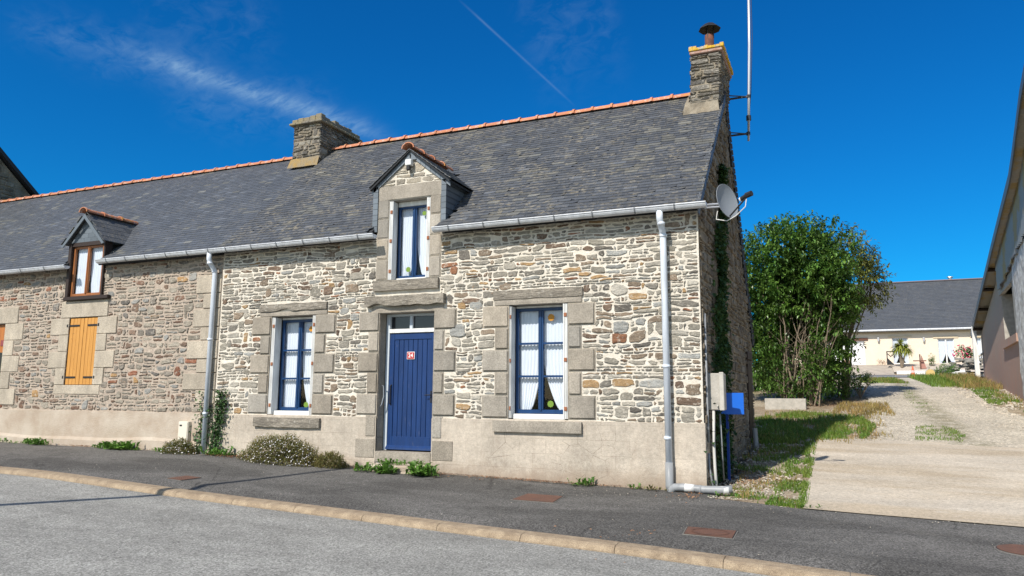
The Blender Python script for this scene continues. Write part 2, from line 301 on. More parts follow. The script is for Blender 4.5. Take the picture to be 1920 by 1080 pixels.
def x_dirt0(t, V, c, b):
    n = t.noise(V, 1.0, 6, .65); c = t.mix(t.ramp(n, [(.42, 0), (.62, .8)]), c, (.40, .34, .25))
    n = t.noise(V, 2.3, 6, .7); c = t.mix(t.ramp(n, [(.55, 0), (.70, .7)]), c, (.10, .12, .04))
    v = t.voro(V, 34, out='Color'); return t.mix(1.0, c, t.ramp(v, [(0, .6), (1, 1.4)]), 'MULTIPLY')
M_dirt = mat('stony_earth', (.27, .205, .135), rough=.95, extra=x_dirt, bump=1.0, bscale=25, grain=.3, gscale=70)
M_field = mat('distant_meadow', (.09, .13, .04), rough=.95, col2=(.16, .16, .06), nscale=.1)

# ------------------------------------------------------------------ mesh builder
class MB:
    def __init__(s): s.v = []; s.f = []; s.t = []; s.m = []
    def add(s, vs, fs, tint=(1, 1, 1), mi=0):
        o = len(s.v); s.v += [tuple(p) for p in vs]
        for f in fs: s.f.append([i+o for i in f]); s.t.append(tint); s.m.append(mi)
    def quad(s, a, b, c, d, tint=(1, 1, 1), mi=0): s.add([a, b, c, d], [(0, 1, 2, 3)], tint, mi)
    def box(s, x0, x1, y0, y1, z0, z1, tint=(1, 1, 1), mi=0, M=None, ch=0):
        if ch:
            c = min(ch, (x1-x0)/3, (y1-y0)/3, (z1-z0)/3); vs = []; idx = {}
            for sx in (0, 1):
                for sy in (0, 1):
                    for sz in (0, 1):
                        X, Y, Z = (x0, x1)[sx], (y0, y1)[sy], (z0, z1)[sz]; dx, dy, dz = (c, -c)[sx], (c, -c)[sy], (c, -c)[sz]
                        idx[sx, sy, sz] = len(vs); vs += [(X, Y+dy, Z+dz), (X+dx, Y, Z+dz), (X+dx, Y+dy, Z)]
            I = lambda a, b_, c_, k: idx[a, b_, c_]+k
            fs = [[I(s_, 0, 0, 0), I(s_, 0, 1, 0), I(s_, 1, 1, 0), I(s_, 1, 0, 0)][::(1 if s_ == 0 else -1)] for s_ in (0, 1)]
            fs += [[I(0, s_, 0, 1), I(1, s_, 0, 1), I(1, s_, 1, 1), I(0, s_, 1, 1)][::(1 if s_ == 0 else -1)] for s_ in (0, 1)]
            fs += [[I(0, 0, s_, 2), I(0, 1, s_, 2), I(1, 1, s_, 2), I(1, 0, s_, 2)][::(1 if s_ == 0 else -1)] for s_ in (0, 1)]
            for a in (0, 1):
                for b_ in (0, 1):
                    fs.append([I(0, a, b_, 1), I(1, a, b_, 1), I(1, a, b_, 2), I(0, a, b_, 2)])
                    fs.append([I(a, 0, b_, 0), I(a, 1, b_, 0), I(a, 1, b_, 2), I(a, 0, b_, 2)])
                    fs.append([I(a, b_, 0, 0), I(a, b_, 1, 0), I(a, b_, 1, 1), I(a, b_, 0, 1)])
                    for c_ in (0, 1): fs.append([I(a, b_, c_, 0), I(a, b_, c_, 1), I(a, b_, c_, 2)])
        else:
            vs = [(x, y, z) for x in (x0, x1) for y in (y0, y1) for z in (z0, z1)]
            fs = [(0, 1, 3, 2), (4, 6, 7, 5), (0, 4, 5, 1), (2, 3, 7, 6), (0, 2, 6, 4), (1, 5, 7, 3)]
        if M is not None: vs = [M @ Vector(p) for p in vs]
        s.add(vs, fs, tint, mi)
    def prism(s, poly, d, tint=(1, 1, 1), mi=0):
        """poly: 3-D points of one cap, d: extrusion vector"""
        n = len(poly); d = Vector(d); vs = [Vector(p) for p in poly]; vs += [p+d for p in vs]
        s.add(vs, [tuple(range(n))[::-1], tuple(range(n, 2*n))]+[(i, (i+1) % n, n+(i+1) % n, n+i) for i in range(n)], tint, mi)
    def tube(s, pts, r, n=10, tint=(1, 1, 1), mi=0, cap=True):
        pts = [Vector(p) for p in pts]; rs = r if isinstance(r, (list, tuple)) else [r]*len(pts); o = len(s.v); up = None
        for i, p in enumerate(pts):
            d = (pts[min(i+1, len(pts)-1)]-pts[max(i-1, 0)]).normalized()
            if up is None: up = d.orthogonal().normalized()
            up = (up-d*up.dot(d)).normalized(); sd_ = d.cross(up)
            for k in range(n):
                a = 2*math.pi*k/n; s.v.append(tuple(p+(up*math.cos(a)+sd_*math.sin(a))*rs[i]))
        for i in range(len(pts)-1):
            for k in range(n): s.f.append([o+i*n+k, o+i*n+(k+1) % n, o+(i+1)*n+(k+1) % n, o+(i+1)*n+k]); s.t.append(tint); s.m.append(mi)
        if cap:
            s.f.append([o+k for k in range(n)][::-1]); s.f.append([o+(len(pts)-1)*n+k for k in range(n)]); s.t += [tint]*2; s.m += [mi]*2
    def lathe(s, prof, c, n=20, tint=(1, 1, 1), mi=0, M=None):
        vs = []
        for r_, z in prof:
            for k in range(n): a = 2*math.pi*k/n; vs.append(Vector((r_*math.cos(a), r_*math.sin(a), z)))
        if M is not None: vs = [M @ p for p in vs]
        vs = [p+Vector(c) for p in vs]
        s.add(vs, [(i*n+k, i*n+(k+1) % n, (i+1)*n+(k+1) % n, (i+1)*n+k) for i in range(len(prof)-1) for k in range(n)], tint, mi)
    def build(s, name, mats, parent=None, smooth=False, loc=None, bevel=0):
        me = bpy.data.meshes.new(name); me.from_pydata(s.v, [], s.f)
        for m in (mats if isinstance(mats, (list, tuple)) else [mats]): me.materials.append(m)
        me.polygons.foreach_set('material_index', s.m)
        if any(t != (1, 1, 1) for t in s.t) or True:
            at = me.attributes.new('tint', 'FLOAT_COLOR', 'FACE'); fl = []
            for t in s.t: fl += [t[0], t[1], t[2], 1.0]
            at.data.foreach_set('color', fl)
        if smooth: me.polygons.foreach_set('use_smooth', [True]*len(s.f))
        me.update(); o = bpy.data.objects.new(name, me); COL.objects.link(o)
        if parent is not None:
            o.parent = parent; o.matrix_parent_inverse = Matrix.Translation(-proot(parent))
        if bevel:
            b = o.modifiers.new('bevel', 'BEVEL'); b.width = bevel; b.segments = 2; b.limit_method = 'ANGLE'
        return o
def proot(p):
    return Vector(p.get('_base', (0, 0, 0))) if p.type == 'EMPTY' else Vector((0, 0, 0))
def tag(o, label=None, cat=None, group=None, kind=None):
    if label: o['label'] = label
    if cat: o['category'] = cat
    if group: o['group'] = group
    if kind: o['kind'] = kind
    return o
def thing(name, label, cat, loc=(0, 0, 0), group=None):
    o = bpy.data.objects.new(name, None); COL.objects.link(o); o.location = loc; o['_base'] = tuple(loc); o.empty_display_size = .2
    return tag(o, label, cat, group)
def lerp(a, b, t): return a+(b-a)*t
def interp(x, pts):
    if x <= pts[0][0]: return pts[0][1]
    for (a, fa), (b, fb) in zip(pts, pts[1:]):
        if x <= b: return lerp(fa, fb, (x-a)/(b-a))
    return pts[-1][1]

# ------------------------------------------------------------------ ground heights (metres)
ZW = [(-60, 1.2), (-17, .475), (-10.9, .44), (-7.75, .325), (-5.8, .28), (-3.5, .235), (-1.8, .225), (2, .165), (10, .04), (60, -.8)]
YZ = [(0, 0), (3, .20), (6, .44), (8, .60), (12, .95), (20, 1.63), (26, 2.12), (29.5, 2.38), (33, 2.5), (42, 2.74), (44.6, 3.02), (46.3, 3.55), (47.8, 3.79), (60, 3.85), (300, 5), (900, 6)]
KY = [(-60, -2.4), (-20, -2.75), (-12.2, -3.1), (-7.9, -3.3), (-5, -3.44), (-2.95, -3.62), (-1.3, -3.82), (.17, -4.05), (2, -4.38), (6, -5.2), (20, -8.6), (60, -18)]
def smooth_interp(x, pts, wd):
    return (interp(x-wd, pts)+2*interp(x-wd/2, pts)+2*interp(x, pts)+2*interp(x+wd/2, pts)+interp(x+wd, pts))/8
def zw(x): return smooth_interp(x, ZW, .8)
def ky(x): return smooth_interp(x, KY, 1.0)
def gz(x, y):
    if y > 0:
        f = max(0, 1-y/30); xx = x if x > -1.8 else -1.8
        return lerp(.23, zw(xx), f)+smooth_interp(y, YZ, min(1.0, y))
    k = ky(x)
    if y > k: return zw(x)+.02*y
    return zw(x)+.02*k-.085-.012*min(3, (k-y))*0

def sheet(name, xs, ys, dz, material, keep=None, kind='structure', edge=None):
    mb = MB(); nx = len(xs); vs = []
    for y in ys:
        for x in xs:
            X, Y = (edge(x, y) if edge else (x, y)); vs.append((X, Y, gz(X, Y)+dz(X, Y) if callable(dz) else gz(X, Y)+dz))
    fs = []
    for j in range(len(ys)-1):
        for i in range(nx-1):
            if keep is None or keep((xs[i]+xs[i+1])/2, (ys[j]+ys[j+1])/2): fs.append((j*nx+i, j*nx+i+1, (j+1)*nx+i+1, (j+1)*nx+i))
    mb.add(vs, fs); o = mb.build(name, material, smooth=True); tag(o, kind=kind); return o
def rng_(a, b, s): n = max(1, int(round((b-a)/s))); return [a+(b-a)*i/n for i in range(n+1)]
rnd = random.Random(7)
def nz(x, y, z=0.0, s=1.0): return mnoise.noise(Vector((x*s, y*s, z*s)))

# road: strip coordinates follow the kerb line
def strip(name, xs, offs, zf, material):
    mb = MB(); vs = []; n = len(offs)
    for x in xs:
        for o_ in offs: y, z = zf(x, o_); vs.append((x, y, z))
    mb.add(vs, [(i*n+j, i*n+j+1, (i+1)*n+j+1, (i+1)*n+j)[::-1] for i in range(len(xs)-1) for j in range(n-1)])
    return tag(mb.build(name, material, smooth=True), kind='structure')
XS = rng_(-60, -20, 4)+rng_(-20, 8, .4)[1:]+rng_(8, 60, 4)[1:]
def roadz(x): return zw(x)+.02*ky(x)-.068
KF = .235
strip('road', XS, [0, .3, 1, 2, 3.5, 6, 9, 14], lambda x, o: (ky(x)-KF+.02-o, roadz(x)+.03*min(o, 3)*.5-(.0 if o < 9 else .2)), M_road)
def pave_edge(x):   # back edge of the pavement
    e = -.012 if x < -1.62 else interp(x, [(-1.62, -.50), (-.5, -.86), (1.8, -1.0), (8, -1.3), (60, -4)])
    return e+(nz(x, 0, 3, 2.3)*.06+nz(x, 0, 5, 9)*.035 if x > -1.62 else 0)
mb = MB()
pxs = [x for x in XS if x < -1.7]+[-1.63, -1.615]+rng_(-1.6, 8, .2)+[x for x in XS if x > 8.1]
n = 9; vs = []
for x in pxs:
    y0, y1 = ky(x), pave_edge(x)
    for j in range(n): y = lerp(y0, y1, j/(n-1)); vs.append((x, y, gz(x, min(y, -.001))+.006*nz(x, y, 1, 1.3)))
mb.add(vs, [(i*n+j, (i+1)*n+j, (i+1)*n+j+1, i*n+j+1) for i in range(len(pxs)-1) for j in range(n-1)])
tag(mb.build('pavement', M_pave, smooth=True), kind='structure')
# kerb: one metre stones laid along the curve
mb = MB(); x = -40.0; kr = random.Random(3)
while x < 30:
    L = 1.0; x1 = x+L-.006; seg = 4; c = kr.uniform(.9, 1.08); vs = []
    for i in range(seg+1):
        X = lerp(x, x1, i/seg); k = ky(X); zt = zw(X)+.02*k+.004; zb = roadz(X)-.05
        for (dy, z) in ((.0, zb), (.0, zt-.003), (-.08, zt), (-.18, zt-.006), (-.215, zt-.022), (-KF, zt-.06), (-KF, zb)): vs.append((X, k+dy, z))
    m_ = 7
    mb.add(vs, [(i*m_+j, i*m_+j+1, (i+1)*m_+j+1, (i+1)*m_+j) for i in range(seg) for j in range(m_-1)]+[tuple(range(m_)), tuple(range(seg*m_, seg*m_+m_))[::-1]], (c, c, c))
    x += L
tag(mb.build('kerb', M_kerb), kind='structure')
# ground sheet to the horizon
gx = [-900, -300, -80, -30, -12, -6]+rng_(-3, 8, .35)+[9, 11, 14, 20, 35, 80, 300, 900]
gy = rng_(-1.2, 8, .3)+rng_(8, 50, .6)[1:]+[55, 60, 80, 120, 200, 400, 900]
sheet('ground', gx, [-900, -60, -17, -12, -8, -5, -3, -2, -1.4]+gy, lambda X, Y: (-.35 if Y < -1.3 else -.03 if Y < -.9 else -.012+(.02*nz(X, Y, 0, 1.7) if (X < 8 and Y < 45 and Y > 8) else .008*nz(X, Y, 0, 3))-(.5 if (X < -1.9 and Y < 5.5) else 0)), [M_dirt])
def padedge(x, y):
    return x, y
# concrete pad, gravel drive, lane, forecourt
mb = MB(); py = rng_(-1.02, 6.7, .25)
def pad_l(y): return interp(y, [(-1, -.50), (3.5, -.52), (6.7, -.72)])+nz(0, y, 5, 2.0)*.05
vs = []; nn_ = 16
for y in py:
    for i in range(nn_+1):
        xl = pad_l(y); x = lerp(xl, 9.5, (i/nn_)); yy = y
        if y == py[0]: yy = pave_edge(x)-.02
        if y == py[-1]: yy = 6.65+nz(x, 0, 2, 1.4)*.22+.03*x
        vs.append((x, yy, gz(x, yy)+.012))
W_ = nn_+1
mb.add(vs, [(j*W_+i, j*W_+i+1, (j+1)*W_+i+1, (j+1)*W_+i) for j in range(len(py)-1) for i in range(nn_)])
tag(mb.build('driveway', M_pad, smooth=True), kind='structure')
def dl(y): return interp(y, [(6, .50), (9, .75), (13, .7), (19, .9), (24, .2), (29, .1), (31, 0)])+nz(0, y, 1, .9)*.28
def dr(y): return interp(y, [(6, 4.6), (9, 4.1), (14, 4.15), (20, 4.2), (25, 3.9), (28, 3.6), (31, 3.6)])+nz(3, y, 1, .9)*.28
mb = MB(); py = rng_(6.3, 30.5, .35); vs = []; nn_ = 12
for y in py:
    for i in range(nn_+1): x = lerp(dl(y), dr(y), i/nn_); vs.append((x, y, gz(x, y)+.004+.010*math.sin(i/nn_*math.pi)+.012*nz(x, y, 2, 1.5)))
W_ = nn_+1; mb.add(vs, [(j*W_+i, j*W_+i+1, (j+1)*W_+i+1, (j+1)*W_+i) for j in range(len(py)-1) for i in range(nn_)])
tag(mb.build('gravel_path', M_gravel, smooth=True), kind='structure')
M_lane = mat('grey_lane_asphalt', (.20, .205, .215), rough=.9, bump=.4, grain=.2)
sheet('lane_road', rng_(-25, 30, 2.5), [30.2, 32, 34, 36, 38, 40, 42, 43.6], .03, M_lane)
M_fore = mat('forecourt_paving', (.46, .40, .33), rough=.9, col2=(.36, .31, .26), nscale=3, bump=.3, extra=lambda t, V, c, b: t.mix(t.ramp(t.noise(V, 5, 3, .6, (.4, 2, 1)), [(.55, 0), (.6, .5)]), c, (.22, .18, .15)))
sheet('paved_path', rng_(-1.2, 3.3, .5), rng_(43.6, 48, .4), .05, M_fore)

# ------------------------------------------------------------------ rubble masonry (each stone a small relief)
PAL = [((.37, .34, .285), 22), ((.31, .285, .235), 22), ((.25, .23, .195), 17), ((.44, .41, .35), 12), ((.26, .20, .145), 13), ((.175, .12, .085), 9), ((.37, .24, .12), 5), ((.30, .14, .075), 2.5), ((.33, .33, .31), 8), ((.155, .14, .12), 7)]
PAL2 = [((.35, .31, .25), 24), ((.29, .255, .205), 22), ((.235, .205, .17), 16), ((.41, .36, .29), 10), ((.24, .165, .12), 11), ((.19, .115, .08), 8), ((.36, .22, .10), 1.8), ((.28, .12, .07), 2.5), ((.28, .275, .255), 10), ((.16, .145, .13), 7)]
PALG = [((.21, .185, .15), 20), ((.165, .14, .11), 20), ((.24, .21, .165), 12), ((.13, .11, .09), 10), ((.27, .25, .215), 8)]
def pick(pal, r_):
    t = r_.uniform(0, sum(w_ for _, w_ in pal))
    for c, w_ in pal:
        t -= w_
        if t <= 0: break
    k = r_.uniform(.70, 1.12); return tuple(x*k for x in c)
def chaikin(p):
    q = []
    for i in range(len(p)):
        a, b = p[i], p[(i+1) % len(p)]; q.append((.75*a[0]+.25*b[0], .75*a[1]+.25*b[1])); q.append((.25*a[0]+.75*b[0], .25*a[1]+.75*b[1]))
    return q
def rubble(mb, u0, u1, v0, v1, place, r_, excl=(), h=(.05, .13), wd=(.12, .42), gap=.02, depth=.014, pal=PAL, inside=None, wav=.035, seed=0, clampf=None, mi=0, rough=.006, chips=.12):
    v = v0; row = 0; occ = []
    while v < v1-.02:
        hh = r_.uniform(*h)
        if v+hh > v1-.03: hh = v1-v
        def wave(u, lv):
            if lv <= v0+1e-6: return v0
            if lv >= v1-1e-6: return v1
            return lv+wav*mnoise.noise(Vector((u*1.5, lv*2.5+seed, seed)))+.55*wav*mnoise.noise(Vector((u*4.2, lv*9+seed, 3)))+.25*wav*mnoise.noise(Vector((u*12, lv*9, seed)))
        free = [(u0, u1)]; vm = v+hh/2
        blocks = [(e[0], e[1]) for e in excl if e[2]-.012 < vm < e[3]+.012]+[o for o in occ]
        for a, b in blocks:
            nf = []
            for p, q in free:
                if b <= p or a >= q: nf.append((p, q))
                else:
                    if a > p+.03: nf.append((p, a))
                    if b < q-.03: nf.append((b, q))
            free = nf
        occ = []; nexth = r_.uniform(*h)
        for p, q in free:
            u = p; slant = 0
            while u < q-.02:
                w_ = r_.uniform(*wd)*(.6+.5*hh/h[1])
                if r_.random() < chips: w_ = r_.uniform(.05, .10)
                if u+w_ > q-.07: w_ = q-u
                if w_ > wd[1]*1.3: w_ = w_/2
                ns = r_.uniform(-.03, .03) if u+w_ < q-.03 else 0
                parts = [(v, v+hh)]; top = v+hh
                kind = r_.random()
                if kind < .13 and w_ > .10 and v+hh+nexth < v1-.05 and hh < h[1]*.8: parts = [(v, v+hh+nexth)]; occ.append((u, u+w_)); 
                elif kind < .34 and hh > .08: m_ = v+hh*r_.uniform(.38, .62); parts = [(v, m_), (m_, v+hh)]
                for (a, b) in parts:
                    tall = b > v+hh+1e-6
                    wb = (lambda x: wave(x, a)) if abs(a-v) < 1e-9 else (lambda x: a+.012*mnoise.noise(Vector((x*9, a*5, 1))))
                    wt = (lambda x: wave(x, b)) if abs(b-v-hh) < 1e-9 or tall else (lambda x: b+.012*mnoise.noise(Vector((x*9, b*5, 1))))
                    g = gap*.5*r_.uniform(.7, 1.5); ul, ur = u+g, u+w_-g
                    if ur-ul < .02: continue
                    jl, jr = r_.uniform(-.8, .5)*min(.03, (b-a)*.35)*-1, r_.uniform(-.8, .5)*min(.03, (b-a)*.35); wl_, wr_ = (r_.uniform(.4, 1.1) if r_.random() < .48 else 0), (r_.uniform(.4, 1.1) if r_.random() < .48 else 0)
                    k = 3 if ur-ul > .14 else 2; P = []; WS = (r_.choice((0, 1)), r_.choice((0, 1)))
                    cb = [r_.uniform(-.1, .3)*(b-a)*.35 for _ in range(k+1)]; ct = [r_.uniform(-.1, .3)*(b-a)*.35 for _ in range(k+1)]
                    for i in range(k+1): x = lerp(ul+slant, ur+ns, i/k); P.append((x, wb(x)+g*.9+max(0, cb[i])*(1.3 if i in (0, k) else .6)+(b-a)*.4*(wl_*(i == 0)*WS[0]+wr_*(i == k)*WS[1])))
                    P.append((ur+(ns)*.2+jr, (a+b)/2))
                    for i in range(k+1): x = lerp(ur-ns*.2, ul-slant*.2, i/k); P.append((x, wt(x)-g*.9-max(0, ct[i])*(1.3 if i in (0, k) else .6)-(b-a)*.4*(wr_*(i == 0)*(1-WS[1])+wl_*(i == k)*(1-WS[0]))))
                    P.append((ul+slant*.2+jl, (a+b)/2))
                    P = chaikin(P); P = [(x+r_.uniform(-rough, rough)*.5, y+r_.uniform(-rough, rough)*.4) for x, y in P]
                    cx, cy = sum(p_[0] for p_ in P)/len(P), sum(p_[1] for p_ in P)/len(P)
                    if inside and not inside(cx, cy): continue
                    Q = []
                    for x, y in P:
                        for e in excl:
                            if e[0]-g < x < e[1]+g and e[2]-g < y < e[3]+g:
                                ds = [(abs(x-e[0]+g), 0), (abs(e[1]+g-x), 1), (abs(y-e[2]+g), 2), (abs(e[3]+g-y), 3)]; kk = min(ds)[1]
                                if kk == 0: x = e[0]-g
                                elif kk == 1: x = e[1]+g
                                elif kk == 2: y = e[2]-g
                                else: y = e[3]+g
                        x = min(max(x, u0+.004), u1-.004)
                        if clampf: x, y = clampf(x, y)
                        Q.append((x, y))
                    P = Q; n = len(P); d = depth*r_.uniform(.5, 1.35); ins = min(.010, (b-a)*.16)
                    def inset(t_): return [(x+(cx-x)*min(.8, t_/max(.02, math.hypot(cx-x, cy-y))), y+(cy-y)*min(.8, t_/max(.02, math.hypot(cx-x, cy-y)))) for x, y in P]
                    r1 = inset(ins*.5); r2 = inset(ins*1.6); tl = r_.uniform(-.03, .03), r_.uniform(-.06, .06)
                    vs = [place(x, y, -.003) for x, y in P]+[place(x, y, d*.75+r_.uniform(-.1, .1)*d) for x, y in r1]
                    vs += [place(x, y, max(.003, d+r_.uniform(-.18, .18)*d+(x-cx)*tl[0]+(y-cy)*tl[1])) for x, y in r2]+[place(cx, cy, d*1.05)]
                    fs = [(i, (i+1) % n, n+(i+1) % n, n+i) for i in range(n)]+[(n+i, n+(i+1) % n, 2*n+(i+1) % n, 2*n+i) for i in range(n)]+[(2*n+i, 2*n+(i+1) % n, 3*n) for i in range(n)]
                    mb.add(vs, fs, pick(pal, r_), mi)
                slant = -ns if False else ns*.0; u += w_
        v += hh; row += 1

def wall_plane(mb, x0, x1, z0, z1, y, holes, depth, step=.25, mi=0, rmi=None, tint=(1, 1, 1), wob=0.0, seam=None):
    """front plane with openings and their reveals"""
    xs = sorted(set([x0, x1]+[v for h_ in holes for v in h_[:2]])); zs = sorted(set([z0, z1]+[v for h_ in holes for v in h_[2:]]))
    def dens(a): 
        o = []
        for p, q in zip(a, a[1:]): k = max(1, int((q-p)/step)); o += [p+(q-p)*i/k for i in range(k)]
        return o+[a[-1]]
    X, Zs = dens(xs), dens(zs)
    vs = [(x, y-wob*mnoise.noise(Vector((x*1.2, z*1.2, 4))), z) for z in Zs for x in X]; fs = []
    for j in range(len(Zs)-1):
        for i in range(len(X)-1):
            cx, cz = (X[i]+X[i+1])/2, (Zs[j]+Zs[j+1])/2
            if any(h_[0] < cx < h_[1] and h_[2] < cz < h_[3] for h_ in holes): continue
            fs.append((j*len(X)+i, j*len(X)+i+1, (j+1)*len(X)+i+1, (j+1)*len(X)+i))
    mb.add(vs, fs, tint, mi)
    rmi = mi if rmi is None else rmi
    for a, b, c, d in holes:
        yb = y+depth
        mb.quad((a, y, c), (a, yb, c), (a, yb, d), (a, y, d), tint, rmi); mb.quad((b, y, c), (b, y, d), (b, yb, d), (b, yb, c), tint, rmi)
        if d != seam: mb.quad((a, y, d), (a, yb, d), (b, yb, d), (b, y, d), tint, rmi)
        if c != seam: mb.quad((a, y, c), (b, y, c), (b, yb, c), (a, yb, c), tint, rmi)

# ------------------------------------------------------------------ the stone cottage
CX0, CX1 = -10.93, -1.80
EAVE_Z, SL = 4.516, .88              # roof plane z = EAVE_Z + SL*y ; ridge at y = 3.3
def rz(y): return EAVE_Z+SL*y
RY, RZ_ = 3.3, 7.42
REAR_Y, REAR_Z = 6.7, 2.95
cottage = thing('stone_cottage', 'long low stone cottage with cream pointing, blue door marked 24 and slate roof', 'house', (-6.3, 0, .28))
LW = (-9.66, -8.65, 1.17, 2.98); RW = (-4.83, -3.83, 1.18, 2.99); DR = (-7.28, -6.20, .60, 2.95); DW = (-7.15, -6.32, 3.52, 4.95)
mb = MB()
wall_plane(mb, CX0, CX1, -.3, 4.30, 0, [LW, RW, DR, (DW[0], DW[1], 3.52, 4.30)], .30, rmi=1, wob=.006, seam=4.30)
wall_plane(mb, -7.40, -6.10, 4.30, 5.2, 0, [(DW[0], DW[1], 4.30, DW[3])], .30, rmi=1, seam=4.30)
mb.add([(-7.40, 0, 5.2), (-6.10, 0, 5.2), (-6.10, 0, 5.31), (-6.725, 0, 5.76), (-7.40, 0, 5.23)], [(0, 1, 2, 3, 4)])
mb.quad((CX0, .5, -.3), (CX0, 6.7, -.3), (CX0, 3.3, 7.3), (CX0, .1, 4.3), mi=1)      # party wall
mb.quad((CX0, REAR_Y-.1, -.3), (CX1-.01, REAR_Y-.1, -.3), (CX1-.01, REAR_Y-.1, REAR_Z), (CX0, REAR_Y-.1, REAR_Z), mi=1)
wall = mb.build('front_wall', [M_mortar, M_granite], cottage)
# stones of the facade
ex = []
def quoin_rects(L, R_, tops, big, small, bigR=None, smallR=None, first_big=True):
    out = []
    for i, (t_, b_) in enumerate(zip(tops, tops[1:])):
        B = (i % 2 == 0) == first_big
        out.append((L-(big if B else small), L, b_+.006, t_-.006)); out.append((R_, R_+((bigR or big) if B else (smallR or small)), b_+.006, t_-.006))
    return out
TQ = [2.985, 2.63, 2.275, 1.92, 1.555, 1.19]
qL = quoin_rects(LW[0], LW[1], TQ, .45, .24); qR = quoin_rects(RW[0], RW[1], TQ, .46, .24, .44, .22)
TD = [2.985, 2.635, 2.28, 1.93, 1.57, 1.205, .83, .47]
qD = quoin_rects(DR[0], DR[1], TD, .42, .22, .42, .20)
TW = [4.985, 4.63, 4.27, 3.90, 3.53]
qW = quoin_rects(DW[0], DW[1], TW, .24, .24, .22, .22)
lint = [(-9.93, -8.40, 2.985, 3.21), (-7.56, -5.98, 3.02, 3.235), (-5.10, -3.58, 2.99, 3.225), (-7.41, -6.12, 3.33, 3.52), (-7.37, -6.10, 4.985, 5.22)]
sills = [(-9.91, -8.43, .955, 1.13), (-5.07, -3.60, .985, 1.155)]
ex = [LW, RW, DR, DW]+qL+qR+qD+qW+lint+[(-7.4, -6.1, 3.22, 3.345)]
mb = MB()
rubble(mb, CX0+.02, CX1-.012, 1.17, 4.30, lambda u, v, d: (u, -d, v), random.Random(11), ex, h=(.034, .122), wd=(.09, .37), gap=.0165, depth=.014, wav=.042, chips=.22, rough=.013)
rubble(mb, -7.36, -6.12, 5.22, 5.72, lambda u, v, d: (u, -d, v), random.Random(13), h=(.08, .14), wd=(.2, .4), gap=.014, depth=.01, pal=[((.42, .37, .29), 5), ((.36, .32, .26), 3)],
       inside=lambda u, v: v < 5.70-abs(u+6.725)*.74)
st = mb.build('facade_stones', M_stone, cottage, smooth=False)
# quoins, lintels, sills
def blockset(name, rects, seed, proud=.034):
    mb = MB(); r_ = random.Random(seed)
    for a, b, c, d in rects:
        k = r_.uniform(.78, 1.14); h_ = r_.uniform(-.010, .012); t_ = ((.362+h_)*k, .325*k, (.272-h_)*k); g = .010; p = proud+r_.uniform(-.002, .003)
        mb.box(a, b, -.011, .02, c, d, (t_[0]*1.05, t_[1]*1.04, t_[2]*1.02))
        mb.box(a+(.018 if a+.018 < b else 0), b-.018, -p, -.0105, c+.016, d-.016, t_, ch=.007)
    return mb.build(name, M_granite_t, cottage)
for q_, s_, p_ in ((qL, 1, .034), (qR, 2, .034), (qD, 3, .034), (qW, 4, .02)):
    blockset('quoin_jamb', q_[0::2], s_, p_); blockset('quoin_jamb', q_[1::2], s_+10, p_)
def rough_bar(name, rect, y0, y1, m, seed, amp=.012, chip=.0, nseg=26):
    a, b, c, d = rect; mb = MB(); vs = []; prof = [(y1, c), (y0, c), (y0-.004, (c+d)/2), (y0, d), (y1, d)]
    for i in range(nseg+1):
        x = lerp(a, b, i/nseg)
        for j, (y, z) in enumerate(prof):
            zz = z; yy = y
            if j == 3 or j == 4: zz += amp*mnoise.noise(Vector((x*4, seed, j)))
            if j in (0, 1): zz += amp*mnoise.noise(Vector((x*5, seed+9, 2)))+chip*max(0, mnoise.noise(Vector((x*2.4, seed+4, 2)))-.05)
            if j in (1, 2, 3): yy += amp*.6*mnoise.noise(Vector((x*6, seed+3, j)))
            e = .5 if i in (0, nseg) else 1
            vs.append((x, yy, zz))
    m_ = len(prof); fs = [(i*m_+j, (i+1)*m_+j, (i+1)*m_+(j+1) % m_, i*m_+(j+1) % m_) for i in range(nseg) for j in range(m_)]
    fs += [tuple(range(m_)), tuple(range(nseg*m_, nseg*m_+m_))[::-1]]
    mb.add(vs, fs); return mb.build(name, m, cottage)
rough_bar('lintel', (-9.93, -8.40, 3.075, 3.205), -.045, .02, M_weather, 1, .018, .05)
rough_bar('lintel', (-9.93, -8.40, 2.985, 3.065), -.018, .02, M_granite, 2, .004)
rough_bar('lintel', (-7.55, -5.985, 3.065, 3.235), -.10, .02, M_weather, 3, .022, .09)
rough_bar('lintel', (-7.45, -6.02, 2.955, 3.06), -.016, .02, M_granite, 12, .005)
rough_bar('lintel', (-5.10, -3.58, 3.08, 3.225), -.035, .02, M_weather, 5, .008, .02)
rough_bar('lintel', (-5.08, -3.60, 2.99, 3.075), -.022, .02, M_granite, 6, .003)
rough_bar('lintel', (-7.37, -6.10, 4.965, 5.21), -.02, .02, M_granite, 7, .004)
rough_bar('sill', (-7.41, -6.12, 3.335, 3.515), -.06, .28, M_weather, 8, .004)
rough_bar('sill', (-9.91, -8.43, .96, 1.13), -.075, .28, M_weather, 9, .008, .02)
rough_bar('sill', (-5.07, -3.60, .985, 1.155), -.075, .28, M_granite, 10, .003)
